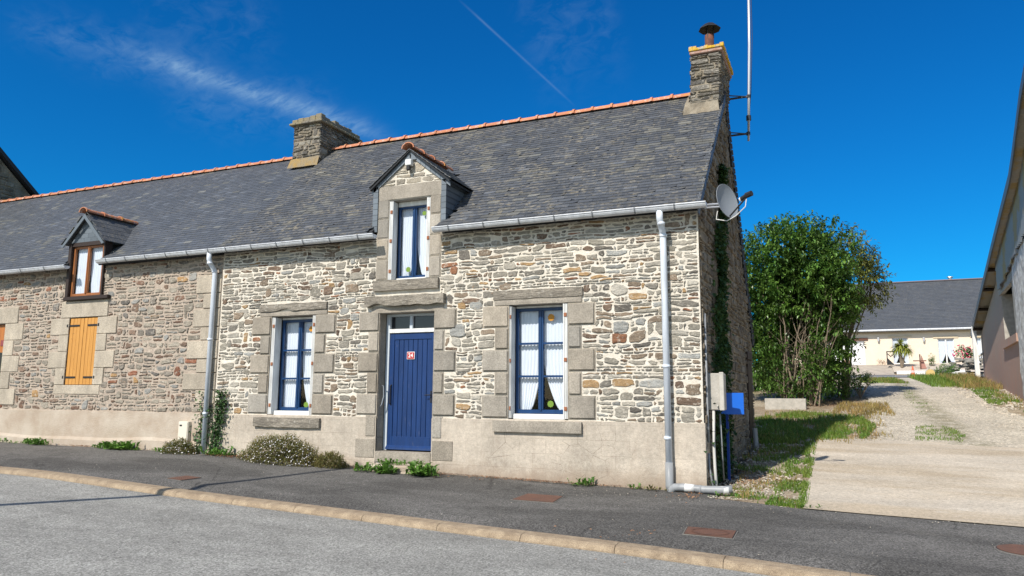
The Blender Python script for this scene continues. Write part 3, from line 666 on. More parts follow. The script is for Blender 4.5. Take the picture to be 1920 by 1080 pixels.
# plinth
mb = MB(); PX = rng_(CX0-.0, CX1+.0, .12)
def plinth(mb, x0, x1, ztop, holes, yf=-.022):
    X = sorted(set(rng_(x0, x1, .12)+[h_ for hh in holes for h_ in hh[:2]])); ZN = 9; vs = []
    zs = [-.25, .15, .28, .40, .52, .64, .78, .92, 1.05, ztop]
    for z in zs:
        for x in X: vs.append((x, yf-.016*max(0, (.62-z)/.6)-.007*mnoise.noise(Vector((x*2.3, z*3, 7))), z))
    fs = []
    for j in range(len(zs)-1):
        for i in range(len(X)-1):
            cx, cz = (X[i]+X[i+1])/2, (zs[j]+zs[j+1])/2
            if any(h_[0] < cx < h_[1] and cz > h_[2] for h_ in holes): continue
            fs.append((j*len(X)+i, j*len(X)+i+1, (j+1)*len(X)+i+1, (j+1)*len(X)+i))
    mb.add(vs, fs)
    for i in range(len(X)-1):
        if any(h_[0] < (X[i]+X[i+1])/2 < h_[1] for h_ in holes): continue
        a = vs[(len(zs)-1)*len(X)+i]; b = vs[(len(zs)-1)*len(X)+i+1]; mb.quad(a, b, (b[0], .01, b[2]+.012), (a[0], .01, a[2]+.012))
plinth(mb, CX0, CX1+.02, 1.165, [(DR[0], DR[1], .40)])
mb.quad((CX1+.02, -.035, -.25), (CX1+.02, .35, -.25), (CX1+.02, .35, 1.165), (CX1+.02, -.022, 1.165))
mb.build('plinth', M_plinth, cottage)
# corner: dressed stones on the right corner handled by the rubble ; gable wall
def gin(y, z):
    top = rz(y)-.10 if y < RY else RZ_-.10-(y-RY)*(RZ_-REAR_Z)/(REAR_Y-RY)
    return top
gy_ = rng_(.0, REAR_Y, .2); mb = MB(); vs = []; nzs = 24
for y in gy_:
    for j in range(nzs+1):
        z = lerp(-.3, gin(y, 0), j/nzs); vs.append((CX1+.012*mnoise.noise(Vector((y*1.5, z*1.5, 2))), y, z))
mb.add(vs, [(i*(nzs+1)+j, (i+1)*(nzs+1)+j, (i+1)*(nzs+1)+j+1, i*(nzs+1)+j+1) for i in range(len(gy_)-1) for j in range(nzs)])
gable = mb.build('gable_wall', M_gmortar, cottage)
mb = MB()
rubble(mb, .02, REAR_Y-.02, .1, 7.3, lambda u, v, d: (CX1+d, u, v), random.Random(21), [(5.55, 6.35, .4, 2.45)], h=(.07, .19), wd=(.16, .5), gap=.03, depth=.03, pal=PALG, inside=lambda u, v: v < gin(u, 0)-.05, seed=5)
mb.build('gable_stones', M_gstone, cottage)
# boarded door at the rear of the gable
mb = MB(); mb.box(CX1+.0, CX1+.035, 5.6, 6.3, .3, 2.35, ch=.005); mb.box(CX1+.0, CX1+.05, 5.5, 6.4, 2.36, 2.52, ch=.01)
mb.build('side_door', M_dwood, cottage)
# roof underlay
mb = MB()
def slab(x0, x1, y0, y1):
    mb.prism([(x0, y0, rz(y0)-.03), (x1, y0, rz(y0)-.03), (x1, y1, rz(y1)-.03), (x0, y1, rz(y1)-.03)], (0, .03, -.05))
DX0, DX1, DYB = -7.44, -6.03, .80
slab(CX0-.02, DX0, -.20, DYB); slab(DX1, CX1+.05, -.20, DYB); slab(CX0-.02, CX1+.05, DYB, RY)
mb.prism([(CX0-.02, RY, RZ_-.03), (CX1+.05, RY, RZ_-.03), (CX1+.05, REAR_Y+.2, REAR_Z-.2), (CX0-.02, REAR_Y+.2, REAR_Z-.2)], (0, -.02, -.06))
mb.box(CX0, -7.42, -.02, .03, 4.27, 4.345); mb.box(-6.08, CX1+.03, -.02, .03, 4.27, 4.345)
roof = mb.build('roof', M_under, cottage)
def slates(mb, x0, x1, y0, y1, r_, sw=.235, ex_=.105, skip=None, base=(.074, .080, .090), var=.28, zf=rz, sl=SL, lift=1.0, patchy=.5, ragged=0.0, gapdark=.0):
    L = (y1-y0)*math.sqrt(1+sl*sl); c = 1/math.sqrt(1+sl*sl); s_ = sl*c; n = int(L/ex_)
    N = Vector((0, -s_, c)); U = Vector((0, c, s_))
    for i in range(n+1):
        v = i*ex_; off = (i % 2)*sw*.5+r_.uniform(-.01, .01); x = x0-off; O = Vector((0, y0, zf(y0)))
        while x < x1:
            wv = sw*r_.uniform(.92, 1.06) if sw > .1 else sw; a, b = max(x, x0), min(x+wv-.003, x1); x += wv
            if b-a < .02: continue
            ya = y0+v*c
            if ya > y1-.01: continue
            if skip and skip((a+b)/2, ya+.03): continue
            vl = v+r_.gauss(0, .0035)+(r_.uniform(0, .012) if r_.random() < .15 else 0); vt = min(v+ex_+.02, L)
            t_ = .0065*lift*r_.uniform(.7, 1.5); tilt = r_.gauss(0, .0016)
            lo = O+U*vl+N*(.010*lift+t_*.3); hi = O+U*vt+N*.002
            chip = r_.random(); A = lo+N*tilt; B = lo-N*tilt
            k = r_.uniform(1-var, 1+var); pn = mnoise.noise(Vector((a*.9, ya*1.4, 2)))
            if pn > .08 and r_.random() < patchy: tc_ = (base[0]*k*1.6, base[1]*k*1.48, base[2]*k*1.22)
            else: tc_ = tuple(q*k for q in base)
            if r_.random() < .06*(patchy > .05): tc_ = tuple(q*1.35 for q in tc_)
            ax, bx = Vector((a, 0, 0)), Vector((b, 0, 0))
            cut = r_.uniform(.02, .05)*(ragged > 0 and r_.random() < ragged)
            if cut:
                side = r_.random() < .5
                p = [A+ax+(U*cut if side else Vector()), A.lerp(B, .5)+ax.lerp(bx, .35 if side else .65), B+bx+(Vector() if side else U*cut), hi+bx, hi+ax]
                mb.add([*p, p[0]-N*.009, p[1]-N*.009, p[2]-N*.009], [(0, 1, 2, 3, 4), (5, 6, 1, 0), (6, 7, 2, 1)], tc_)
            else:
                p = [A+ax, B+bx, hi+bx, hi+ax, A+ax-N*.009, B+bx-N*.009]
                mb.add(p, [(0, 1, 2, 3), (4, 5, 1, 0), (4, 0, 3), (1, 5, 2)], tc_)
mb = MB()
def in_dormer(x, y): return DX0 < x < DX1 and y < DYB+.05 or (y >= DYB+.05 and abs(x+6.725) < .74-(y-.8)*1.1)
slates(mb, CX0, CX1+.07, -.24, RY, random.Random(31), skip=in_dormer, ragged=.25, patchy=.26, var=.2)
mb.build('slates', M_slate, roof)
mb = MB()                                              # rear slope and verge slates
for i in range(44):
    t0, t1 = i/44, (i+1)/44
    y0, z0, y1, z1 = lerp(REAR_Y+.22, RY, t0), lerp(REAR_Z-.17, RZ_, t0), lerp(REAR_Y+.22, RY, t1), lerp(REAR_Z-.17, RZ_, t1)
    mb.quad((CX0, y0, z0+.02), (CX0, y1, z1), (CX1+.07, y1, z1), (CX1+.07, y0, z0+.02), (.11, .115, .13))
for i in range(36):                                     # verge edge slates on the gable, hung under the roof edge
    t0 = i/36; y0 = lerp(-.2, RY, t0); y1 = lerp(-.2, RY, t0+1/36+.004)
    k = rnd.uniform(.8, 1.2)
    mb.box(CX1+.03, CX1+.048+rnd.uniform(0, .006), y0, y1, rz(y0)-.16, rz(y0)+.03, (.10*k, .115*k, .14*k))
    y0 = lerp(REAR_Y+.1, RY, t0); z0 = lerp(REAR_Z-.1, RZ_, t0); mb.box(CX1+.03, CX1+.05, y0-.1, y0, z0-.12, z0+.05, (.07*k, .075*k, .085*k))
mb.build('verge_slates', M_slate2, roof)
def ridge_tiles(mb, p0, p1, n, r0=.105, flip=False, wid=1.0, seed=1, flat=.85):
    p0, p1 = Vector(p0), Vector(p1); d = (p1-p0); L = d.length/n; d.normalize(); side = d.cross(Vector((0, 0, 1))).normalized(); up = side.cross(d); r_ = random.Random(seed)
    for i in range(n):
        k = r_.uniform(.85, 1.12); tcol = (.50*k, .20*k, .105*k); a = p0+d*(L*i); j = r_.uniform(-.004, .004)
        prof = [(0, r0*1.22), (.045, r0*1.22), (.055, r0), (L+.01, r0*.97)]
        if flip: prof = [(L-s_, q) for s_, q in prof][::-1]
        rings = []; m_ = 9
        for s_, q in prof:
            rings.append([a+d*s_+side*(q*wid*math.cos(math.pi*t_/(m_-1)))+up*(q*flat*math.sin(math.pi*t_/(m_-1))+j) for t_ in range(m_)])
        vs = [p for rg in rings for p in rg]; fs = [(q*m_+t_, q*m_+t_+1, (q+1)*m_+t_+1, (q+1)*m_+t_) for q in range(len(prof)-1) for t_ in range(m_-1)]
        inner = []
        for e in (0, len(prof)-1):
            s_, q = prof[e]; o_ = len(vs); vs += [a+d*s_+side*((q-.018)*wid*math.cos(math.pi*t_/(m_-1)))+up*((q-.018)*flat*math.sin(math.pi*t_/(m_-1))+j) for t_ in range(m_)]
            fs += [(e*m_+t_, e*m_+t_+1, o_+t_+1, o_+t_) for t_ in range(m_-1)]; inner.append(o_)
        fs += [(inner[0]+t_, inner[0]+t_+1, inner[1]+t_+1, inner[1]+t_) for t_ in range(m_-1)]
        mb.add(vs, fs, tcol)
mb = MB(); ridge_tiles(mb, (-10.93, RY, RZ_-.03), (-2.33, RY, RZ_-.03), 21, .115, True, seed=4)
mb.build('ridge_tiles', M_tile, roof)
# dormer
dorm = MB()
DA, DE, DHW = 5.84, 5.215, .80; DCX = -6.725; DSL = (DA-DE)/DHW
# cheeks, slate hung
def cheek(mb, x, t_, z1, rzf, yb, n=9, tintk=1.0):
    for i in range(n):
        z0 = lerp(4.30, z1, i/n); zz1 = lerp(4.30, z1, (i+1)/n)+.01; y1 = (zz1-EAVE_Z)/SL+.03
        if y1 < -.02: continue
        k = rnd.uniform(.85, 1.15)*tintk; mb.box(min(x, x+t_), max(x, x+t_)+.0, -.012-.002*(i % 2), max(.02, y1), z0, zz1, (k, k, k))
M_slt = mat('slate_hung_cheek', (.115, .135, .155), rough=.45, extra=lambda t, V, c, b: t.mix(1.0, c, t.n('ShaderNodeAttribute', attribute_name='tint').outputs['Color'], 'MULTIPLY'))
for s_ in (-1, 1):
    q = [(DCX, -.085, DA-.01), (DCX+s_*(DHW+.0), -.085, DE-.03), (DCX+s_*(DHW+.0), .78, DE-.03), (DCX, 1.45, DA-.01)]
    dorm.prism(q if s_ > 0 else q[::-1], (0, 0, -.035))
dmr = dorm.build('dormer', M_under, cottage)
for x_, z_ in ((-7.455, 5.22), (-6.045, 5.24)): mb = MB(); cheek(mb, x_, .03, z_, rz, .8); mb.build('dormer_cheek', M_slt, dmr)
mb = MB()                                               # slate strips on the dormer front
for s_ in (0, 1):
    xa, xb = ((-7.485, -7.385), (-6.105, -6.01))[s_]; z = 4.40
    while z < 5.20: mb.box(xa, xb, -.034, -.014, z, min(z+.098, 5.22), tuple([rnd.uniform(1.0, 1.45)]*3)); z += .104
for s_ in (-1, 1):
    for i in range(8):
        t0, t1 = i/8, (i+.94)/8; 
        def pp(t_, o_): return Vector((DCX+s_*(.79*(1-t_)), 0, DE-.005+t_*(DA-DE-.01)-o_))
        q = [pp(t0, 0), pp(t1, 0), pp(t1, .125), pp(t0, .125)]
        if s_ == 1: q = q[::-1]
        mb.prism([p+Vector((0, -.012, 0)) for p in q], (0, -.022, 0), tuple([rnd.uniform(1.1, 1.5)]*3))
mb.prism([(DCX-.12, -.036, DA-.20), (DCX+.12, -.036, DA-.20), (DCX+.04, -.036, DA-.05), (DCX-.04, -.036, DA-.05)], (0, -.012, 0), (1.3, 1.3, 1.3))
mb.build('slate_trim', M_slt, dmr)
mb = MB()
for s_ in (-1, 1):                                       # dormer roof slopes
    n = 9
    for i in range(n):
        t0, t1 = i/n, (i+1)/n+.03
        for j in range(-1, 9):
            xa = DCX+s_*(DHW+.03)*(1-t0); za = DE-.02+(DA-DE)*t0; xb = DCX+s_*(DHW+.03)*(1-min(t1, 1)); zb = DE-.02+(DA-DE)*min(t1, 1)
            yend0 = (za-EAVE_Z)/SL+.06; yend1 = (zb-EAVE_Z)/SL+.06
            y0 = -.10+j*.2+(i % 2)*.1; y1 = y0+.197; y0 = max(-.10, y0)
            if y0 >= yend0: continue
            y1 = min(y1, yend1); 
            if y1 <= y0: continue
            k = rnd.uniform(.8, 1.3); tc_ = (.10*k, .108*k, .12*k); h_ = .022+rnd.uniform(0, .004)
            q = [(xa, y0, za+h_), (xa, min(y1, yend0), za+h_), (xb, y1, zb+.01), (xb, y0, zb+.01)]
            if s_ < 0: q = q[::-1]
            mb.prism(q, (0, 0, -.012), tc_)
mb.build('dormer_roof', M_slate, dmr)
mb = MB(); ridge_tiles(mb, (DCX, -.16, DA-.02), (DCX, 1.36, DA-.02), 4, .105, False, seed=6)
mb.build('dormer_ridge_tiles', M_tile, dmr)
# chimneys
def chimney(name, x0, x1, y0, y1, zb, zt, seed, parent, tilt=0, cap=True, flare=.07):
    """stack of thin stones with a flared mortar skirt"""
    mb = MB(); cx, cy = (x0+x1)/2, (y0+y1)/2
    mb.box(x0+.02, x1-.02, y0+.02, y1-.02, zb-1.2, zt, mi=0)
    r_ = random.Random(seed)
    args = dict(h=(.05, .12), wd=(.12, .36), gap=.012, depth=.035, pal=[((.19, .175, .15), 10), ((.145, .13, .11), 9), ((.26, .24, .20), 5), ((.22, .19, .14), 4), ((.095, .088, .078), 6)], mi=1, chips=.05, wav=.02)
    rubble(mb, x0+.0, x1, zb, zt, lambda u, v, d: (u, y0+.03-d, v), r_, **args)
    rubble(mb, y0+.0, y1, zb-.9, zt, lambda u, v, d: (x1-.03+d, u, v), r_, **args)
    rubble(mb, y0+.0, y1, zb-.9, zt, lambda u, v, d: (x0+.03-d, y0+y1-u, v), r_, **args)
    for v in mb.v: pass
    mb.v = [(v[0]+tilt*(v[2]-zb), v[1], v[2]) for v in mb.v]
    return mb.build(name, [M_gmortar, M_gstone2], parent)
M_gstone2 = mat('chimney_stone', tint='raw', rough=.95, extra=x_stone, bump=1.0, bscale=26)
chR = chimney('chimney', -2.34, -1.79, 2.62, 3.95, 6.75, 8.0, 41, cottage, tilt=.055)
mb = MB(); mb.box(-2.29, -1.69, 2.58, 3.98, 7.94, 8.0, ch=.01); mb.build('brick_course', M_brick, chR)
mb = MB(); gxs = rng_(-2.30, -1.66, .07); r_ = random.Random(5)
for i, a in enumerate(gxs[:-1]):
    for j in range(14): b = 2.56+j*.10; mb.box(a, gxs[i+1]+.004, b, b+.104, 8.0, 8.06+r_.uniform(-.012, .03)+(.02 if i in (0, 1) else 0), ch=.01)
mb.build('capping', M_chimcap, chR)
mb = MB()                                               # mortar skirt round the stack base
def skirt(mb, x0, x1, y0, h_=.20, o_=.07):
    n = 10
    for i in range(n):
        a, b = lerp(x0, x1, i/n), lerp(x0, x1, (i+1)/n); oa, ob = (o_*(1+.4*nz(a, 0, 1, 9))), (o_*(1+.4*nz(b, 0, 1, 9)))
        mb.quad((a-.03, y0-oa-.03, rz(y0-oa-.03)+.012), (b+.03 if i == n-1 else b-.0, y0-ob-.03, rz(y0-ob-.03)+.012), (b, y0-.005, rz(y0)+h_), (a, y0-.005, rz(y0)+h_))
skirt(mb, -2.40, -1.80, 2.62); mb.quad((-2.46, 2.55, rz(2.55)+.01), (-2.34, 2.62, rz(2.62)+.2), (-2.34, 3.3, rz(3.3)+.15), (-2.46, 3.3, rz(3.3)+.01))
mb.build('mortar_skirt', M_gmortar, chR)
mb = MB(); mb.lathe([(.085, 8.02), (.087, 8.56), (.08, 8.57), (.08, 8.02)], (-2.0, 3.2, 0), 18); mb.build('flue_pipe', M_rust, chR, smooth=True)
mb = MB(); mb.lathe([(.215, 8.68), (.21, 8.695), (.10, 8.79), (.0, 8.81)], (-1.99, 3.2, 0), 8); mb.lathe([(.215, 8.68), (.10, 8.75), (.0, 8.77)], (-1.99, 3.2, 0), 8)
for k in range(3): a = k*2.1+.3; mb.box(-2.0+.082*math.cos(a)-.01, -2.0+.082*math.cos(a)+.01, 3.2+.082*math.sin(a)-.006, 3.2+.082*math.sin(a)+.006, 8.5, 8.76)
mb.build('flue_cowl', M_black, chR)
chL = chimney('chimney', -11.73, -10.93, 2.75, 4.27, 6.85, 8.0, 43, cottage)
mb = MB(); r_ = random.Random(8)
for ring, (o_, z0, z1) in enumerate(((.05, 7.93, 7.985), (.0, 7.985, 8.10))):
    x0, x1, y0, y1 = -11.76-o_, -10.90+o_, 2.72-o_, 4.30+o_
    for i in range(5):
        for j in range(9): a, b = lerp(x0, x1, i/5), lerp(x0, x1, (i+1)/5); c, d = lerp(y0, y1, j/9), lerp(y0, y1, (j+1)/9); mb.box(a, b-.004, c, d-.004, z0, z1+(r_.uniform(-.04, .05) if ring else 0), ch=.012)
M_cap2 = mat('chimney_old_cap', (.20, .18, .15), rough=.95, col2=(.27, .22, .12), nscale=5, bump=1, bscale=25)
mb.build('capping', M_cap2, chL)
mb = MB(); skirt(mb, -11.76, -10.93, 2.75, .17, .07)
M_skirt = mat('lichened_mortar', (.22, .20, .16), rough=.95, col2=(.33, .22, .08), nscale=5, bump=.8)
mb.build('mortar_skirt', M_skirt, chL)

# ------------------------------------------------------------------ gutters and pipes
def gutter(name, x0, x1, z, parent, y=-.26, r_=.072, straps=.62, slope=0):
    mb = MB(); n = 9; N = 2
    for side, rr in ((0, r_), (1, r_-.006)):
        vs = []
        for x in (x0, x1):
            for k in range(n): a = math.pi*k/(n-1); vs.append((x, y+rr*math.cos(a), z-rr*math.sin(a)+(x-x0)*slope))
        mb.add(vs, [(k, k+1, n+k+1, n+k) for k in range(n-1)])
    for x in (x0, x1):
        zz = z+(x-x0)*slope
        mb.add([(x, y+r_*math.cos(math.pi*k/(n-1)), zz-r_*math.sin(math.pi*k/(n-1))) for k in range(n)], [tuple(range(n))])
    mb.tube([(x0, y-r_, z), (x1, y-r_, z+(x1-x0)*slope)], .011, 8)
    g = mb.build(name, M_gutter, parent, smooth=False)
    x = x0+.3
    while x < x1-.1:
        mb = MB()
        zz = z+(x-x0)*slope
        vs = [(X, y+(r_+.006)*math.cos(math.pi*k/8), zz-(r_+.006)*math.sin(math.pi*k/8)) for X in (x, x+.022) for k in range(9)]
        mb.add(vs, [(k, k+1, 10+k, 9+k) for k in range(8)]); mb.box(x, x+.022, y-r_-.014, y-r_+.01, zz-.01, zz+.014); x += straps+rnd.uniform(-.04, .04)
        mb.build('gutter_strap', mat('dull_zinc', (.20, .21, .225), rough=.6), g)
    return g
gutter('gutter', -10.90, -7.27, 4.30, cottage); gutter('gutter', -6.11, -1.63, 4.31, cottage)
mb = MB(); mb.tube([(-2.31, -.26, 4.25), (-2.31, -.26, 4.14), (-2.305, -.24, 4.08), (-2.30, -.13, 3.98), (-2.30, -.10, 3.92), (-2.30, -.10, 3.85), (-2.285, -.10, .52)], .049, 14)
for z in (4.08, 3.93, 2.0, .98): mb.tube([(-2.295, -.10 if z < 4 else -.235, z), (-2.295, -.10 if z < 4 else -.24, z-.045)], .056, 14)
mb.tube([(-2.29, -.10, .99), (-2.29, .0, .99)], .012, 6); mb.tube([(-2.29, -.10, 2.6), (-2.29, .0, 2.6)], .012, 6)
dp = mb.build('downpipe', M_pvc, cottage, smooth=True)
mb = MB(); mb.tube([(-2.285, -.10, .62), (-2.285, -.10, .30), (-2.275, -.11, .235)], .058, 14)
mb.tube([(-2.275, -.12, .16), (-2.265, -.13, .235), (-2.20, -.15, .285), (-2.10, -.155, .29), (-1.80, -.165, .275), (-1.55, -.17, .28), (-1.42, -.15, .30)], .054, 14)
for x in (-1.86, -1.66): mb.tube([(x, -.16, .275), (x+.03, -.16, .275)], .060, 14)
sh = mb.build('drain_shoe', M_greypipe, cottage, smooth=True)
mb = MB(); mb.tube([(-2.06, -.157, .289), (-1.93, -.16, .283)], .0565, 14); mb.build('white_band', M_white, sh, smooth=True); mb = MB(); mb.tube([(-1.64, -.165, .275), (-1.46, -.165, .285)], .0555, 14); mb.build('white_band', M_white, sh, smooth=True)

# ------------------------------------------------------------------ windows
def curtain(mb, x0, x1, z0, z1, y, side, open_=.55, r_=None, folds=7):
    """one net curtain leaf gathered to its outer side low down; side -1 = left leaf"""
    nx, nzv = 26, 18; vs = []
    for j in range(nzv+1):
        t_ = j/nzv; z = lerp(z1, z0, t_); pull = open_*max(0, (t_-.45)/.55)**1.6; wgt = (x1-x0)*(1-pull)
        for i in range(nx+1):
            s_ = i/nx; x = (x0+s_*wgt) if side < 0 else (x1-s_*wgt)
            scal = .02*math.sin(s_*14)*t_
            vs.append((x, y+.016*math.sin(s_*folds*6.28/(1) + .6*math.sin(t_*3))*(.4+.6*t_)+.02*pull, z+(scal if j == nzv else 0)+.10*pull*s_*(1 if j > 12 else 0)))
    mb.add(vs, [(j*(nx+1)+i, j*(nx+1)+i+1, (j+1)*(nx+1)+i+1, (j+1)*(nx+1)+i) for j in range(nzv) for i in range(nx)])
def window(name, parent, x0, x1, z0, z1, y, fm, rows=3, st=.05, cur=(.55, .55), stickers=(), blue_center=.085, label=None, room=True):
    mb = MB(); mid = (x0+x1)/2; h2 = blue_center/2
    mb.box(x0, x0+st, y, y+.05, z0, z1, ch=.005); mb.box(x1-st, x1, y, y+.05, z0, z1, ch=.005)
    mb.box(x0+st, x1-st, y+.001, y+.049, z1-st, z1, ch=.005); mb.box(x0+st, x1-st, y+.001, y+.049, z0, z0+st*1.3, ch=.005)
    mb.box(mid-h2, mid+h2, y-.006, y+.048, z0+st*1.3, z1-st, ch=.004); mb.box(mid-.014, mid+.014, y-.02, y-.006, z0+st, z1-st, ch=.004)
    for k in range(1, rows):
        z = lerp(z0+st*1.3, z1-st, k/rows); mb.box(x0+st, mid-h2, y+.0, y+.045, z-.016, z+.016); mb.box(mid+h2, x1-st, y+.0, y+.045, z-.016, z+.016)
    f = mb.build(name, fm, parent)
    if label: f['label'] = label
    mb = MB(); mb.quad((x0+st, y+.03, z0+st), (mid, y+.03, z0+st), (mid, y+.03, z1-st), (x0+st, y+.03, z1-st)); mb.build('pane', M_glass, f); mb = MB(); mb.quad((mid, y+.03, z0+st), (x1-st, y+.03, z0+st), (x1-st, y+.03, z1-st), (mid, y+.03, z1-st))
    mb.build('pane', M_glass, f)
    if cur:
        mb = MB(); curtain(mb, x0+.02, mid-.01, z0+.02, z1-.02, y+.085, -1, cur[0]); mb.build('curtain', M_curtain, f, smooth=True); mb = MB(); curtain(mb, mid+.01, x1-.02, z0+.02, z1-.02, y+.085, 1, cur[1]); mb.build('curtain', M_curtain, f, smooth=True)
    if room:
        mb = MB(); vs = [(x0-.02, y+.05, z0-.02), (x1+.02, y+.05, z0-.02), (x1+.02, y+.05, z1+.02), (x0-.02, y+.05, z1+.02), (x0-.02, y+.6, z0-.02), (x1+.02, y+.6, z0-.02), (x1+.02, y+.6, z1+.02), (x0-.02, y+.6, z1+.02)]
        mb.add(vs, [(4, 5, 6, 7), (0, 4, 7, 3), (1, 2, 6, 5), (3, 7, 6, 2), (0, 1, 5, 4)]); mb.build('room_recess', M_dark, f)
    for (sx, sz, rr, m_) in stickers:
        mb = MB(); mb.add([(sx+rr*math.cos(k*.3142)*(1.12 if k % 2 else .95), y+.026, sz+rr*math.sin(k*.3142)*(1.12 if k % 2 else .95)) for k in range(20)], [tuple(range(20))]); mb.build('sticker', m_, f)
    return f
M_orange = mat('orange_sticker', (.55, .24, .02), rough=.5); M_green = mat('green_sticker', (.15, .25, .03), rough=.5)
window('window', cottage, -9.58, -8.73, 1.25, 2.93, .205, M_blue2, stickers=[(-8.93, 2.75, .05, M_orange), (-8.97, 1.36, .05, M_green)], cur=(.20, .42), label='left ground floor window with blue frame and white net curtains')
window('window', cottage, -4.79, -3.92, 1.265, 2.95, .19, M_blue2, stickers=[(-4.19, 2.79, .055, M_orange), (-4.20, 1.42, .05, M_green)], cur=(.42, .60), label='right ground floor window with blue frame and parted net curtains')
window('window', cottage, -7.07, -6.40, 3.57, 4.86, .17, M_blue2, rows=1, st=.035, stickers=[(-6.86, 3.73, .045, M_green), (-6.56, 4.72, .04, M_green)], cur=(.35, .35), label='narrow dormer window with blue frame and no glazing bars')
def folded(name, x0, x1, y0, y1, z0, z1, hz, flip=False):
    mb = MB(); n = 3; w_ = (x1-x0)/n
    for k in range(n): mb.box(x0+k*w_+.001, x0+(k+1)*w_-.004, y0+.004*k, y1-.004*k, z0, z1, ch=.003)
    f = mb.build(name, M_white, cottage)
    for z in hz: mb = MB(); mb.box(x0+w_*.6, x1-w_*.5, y0-.007, y0+.02, z-.03, z+.03, ch=.003); mb.build('hinge', M_hinge, f)
HZ = (2.80, 2.10, 1.35)
folded('folding_shutter', -9.655, -9.585, .005, .20, 1.185, 2.965, HZ); folded('folding_shutter', -8.715, -8.655, -.012, .20, 1.185, 2.965, HZ)
folded('folding_shutter', -4.825, -4.79, .0, .185, 1.195, 2.975, HZ); folded('folding_shutter', -3.91, -3.835, -.012, .185, 1.195, 2.975, HZ)
folded('folding_shutter', -7.145, -7.075, -.012, .165, 3.53, 4.935, (4.74, 4.22, 3.68)); folded('folding_shutter', -6.395, -6.325, -.012, .165, 3.53, 4.935, (4.74, 4.22, 3.68))
for bx_ in ((-9.58, -8.72, .08, .25, 1.17, 1.25), (-4.785, -3.915, .08, .24, 1.18, 1.262), (-9.58, -8.72, .19, .27, 2.932, 2.97), (-4.785, -3.915, .18, .26, 2.952, 2.985), (-7.07, -6.40, .15, .25, 4.862, 4.945), (-7.07, -6.40, .12, .25, 3.525, 3.568)):
    mb = MB(); mb.box(*bx_, ch=.005); mb.build('window_rail', M_white, cottage)
# ------------------------------------------------------------------ door
M_frame = mat('door_frame_paint', (.50, .55, .60), rough=.5)
mb = MB(); mb.box(-7.265, -7.195, .19, .27, .61, 2.945, ch=.004); mb.box(-7.195, -6.205, .19, .27, 2.905, 2.945); mb.box(-6.31, -6.205, .235, .27, .61, 2.9)
mb.box(-6.80, -6.745, .20, .265, 2.69, 2.905)
fr = mb.build('door_frame', M_frame, cottage)
mb = MB(); mb.box(-7.195, -6.21, .175, .265, 2.615, 2.685, ch=.005); mb.build('transom', M_white, fr)
mb = MB(); mb.quad((-7.195, .245, 2.685), (-6.21, .245, 2.685), (-6.21, .245, 2.905), (-7.195, .245, 2.905)); mb.build('fanlight', mat('dark_fanlight_glass', (.012, .014, .018), rough=.12, spec=.6), fr)
mb = MB(); y = .20; mb.box(-7.19, -7.10, y, y+.05, .625, 2.61, ch=.004); mb.box(-6.355, -6.30, y, y+.05, .625, 2.61, ch=.004)
mb.box(-7.10, -6.355, y+.001, y+.049, 2.50, 2.61, ch=.004); mb.box(-7.10, -6.355, y-.002, y+.049, .67, .845, ch=.004)
for i in range(8): a, b = lerp(-7.10, -6.355, i/8), lerp(-7.10, -6.355, (i+1)/8); mb.box(a+.0035, b-.0035, y+.013+.001*(i % 3), y+.045, .84, 2.505, ch=.004)
mb.box(-7.10, -6.355, y+.030, y+.04, .84, 2.5)
mb.prism([(-7.195, y, .70), (-7.195, y-.045, .66), (-7.195, y-.05, .63), (-7.195, y, .62)], (.893, 0, 0))
door = mb.build('door', M_blue, cottage)
mb = MB(); mb.tube([(-6.345, y-.0, 1.55), (-6.345, y-.05, 1.55), (-6.44, y-.055, 1.545)], .009, 8); mb.box(-6.36, -6.33, y-.008, y+.002, 1.42, 1.62, ch=.003)
mb.build('door_handle', M_black, door); mb = MB(); mb.tube([(-7.13, y, 1.72), (-7.14, y-.03, 1.70), (-7.14, y-.03, 1.40), (-7.13, y, 1.38)], .011, 8); mb.build('door_handle', M_black, door, smooth=False)
mb = MB(); mb.box(-6.84, -6.685, y-.004, y+.011, 2.155, 2.285, ch=.004); 
M_redplate = M_red
plate = mb.build('number_plate', M_enamel, door)
mb = MB(); mb.box(-6.831, -6.694, y-.0065, y-.0042, 2.164, 2.276); mb.build('number_plate_field', M_red, plate) if False else None
pl = mb.build('red_field', M_red, door)
def text(body, size, loc, m, parent, name, rot=(math.pi/2, 0, 0), ext=.0015, bold=0.0):
    cu_ = bpy.data.curves.new(name, 'FONT'); cu_.body = body; cu_.size = size; cu_.align_x = 'CENTER'; cu_.align_y = 'CENTER'; cu_.extrude = ext; cu_.offset = bold
    to = bpy.data.objects.new('tmp', cu_); COL.objects.link(to); bpy.context.view_layer.update()
    me = bpy.data.meshes.new_from_object(to.evaluated_get(bpy.context.evaluated_depsgraph_get())); bpy.data.objects.remove(to)
    o = bpy.data.objects.new(name, me); COL.objects.link(o); me.materials.clear(); me.materials.append(m)
    Mx = Matrix.Translation(loc) @ Matrix.Rotation(rot[0], 4, 'X'); me.transform(Mx)
    o.parent = parent; o.matrix_parent_inverse = Matrix.Translation(-proot(parent)); return o
text('24', .098, (-6.762, y-.008, 2.219), M_enamel, door, 'house_number', bold=.0015)
mb = MB(); mb.tube([(-7.275, .10, 1.70), (-7.22, .085, 1.70), (-7.215, .09, 1.52), (-7.24, .07, 1.38), (-7.275, .07, 1.34)], .010, 8); mb.build('pull_bar', M_alu, fr)
mb = MB()
for s_ in (0,):
    for i, (t_, b_) in enumerate(zip(TD, TD[1:])): mb.box(-7.2795, -7.272, .01, .185, b_+.008, t_-.008, (.375, .325, .26))
mb.build('jamb_blocks', M_granite_t, cottage)
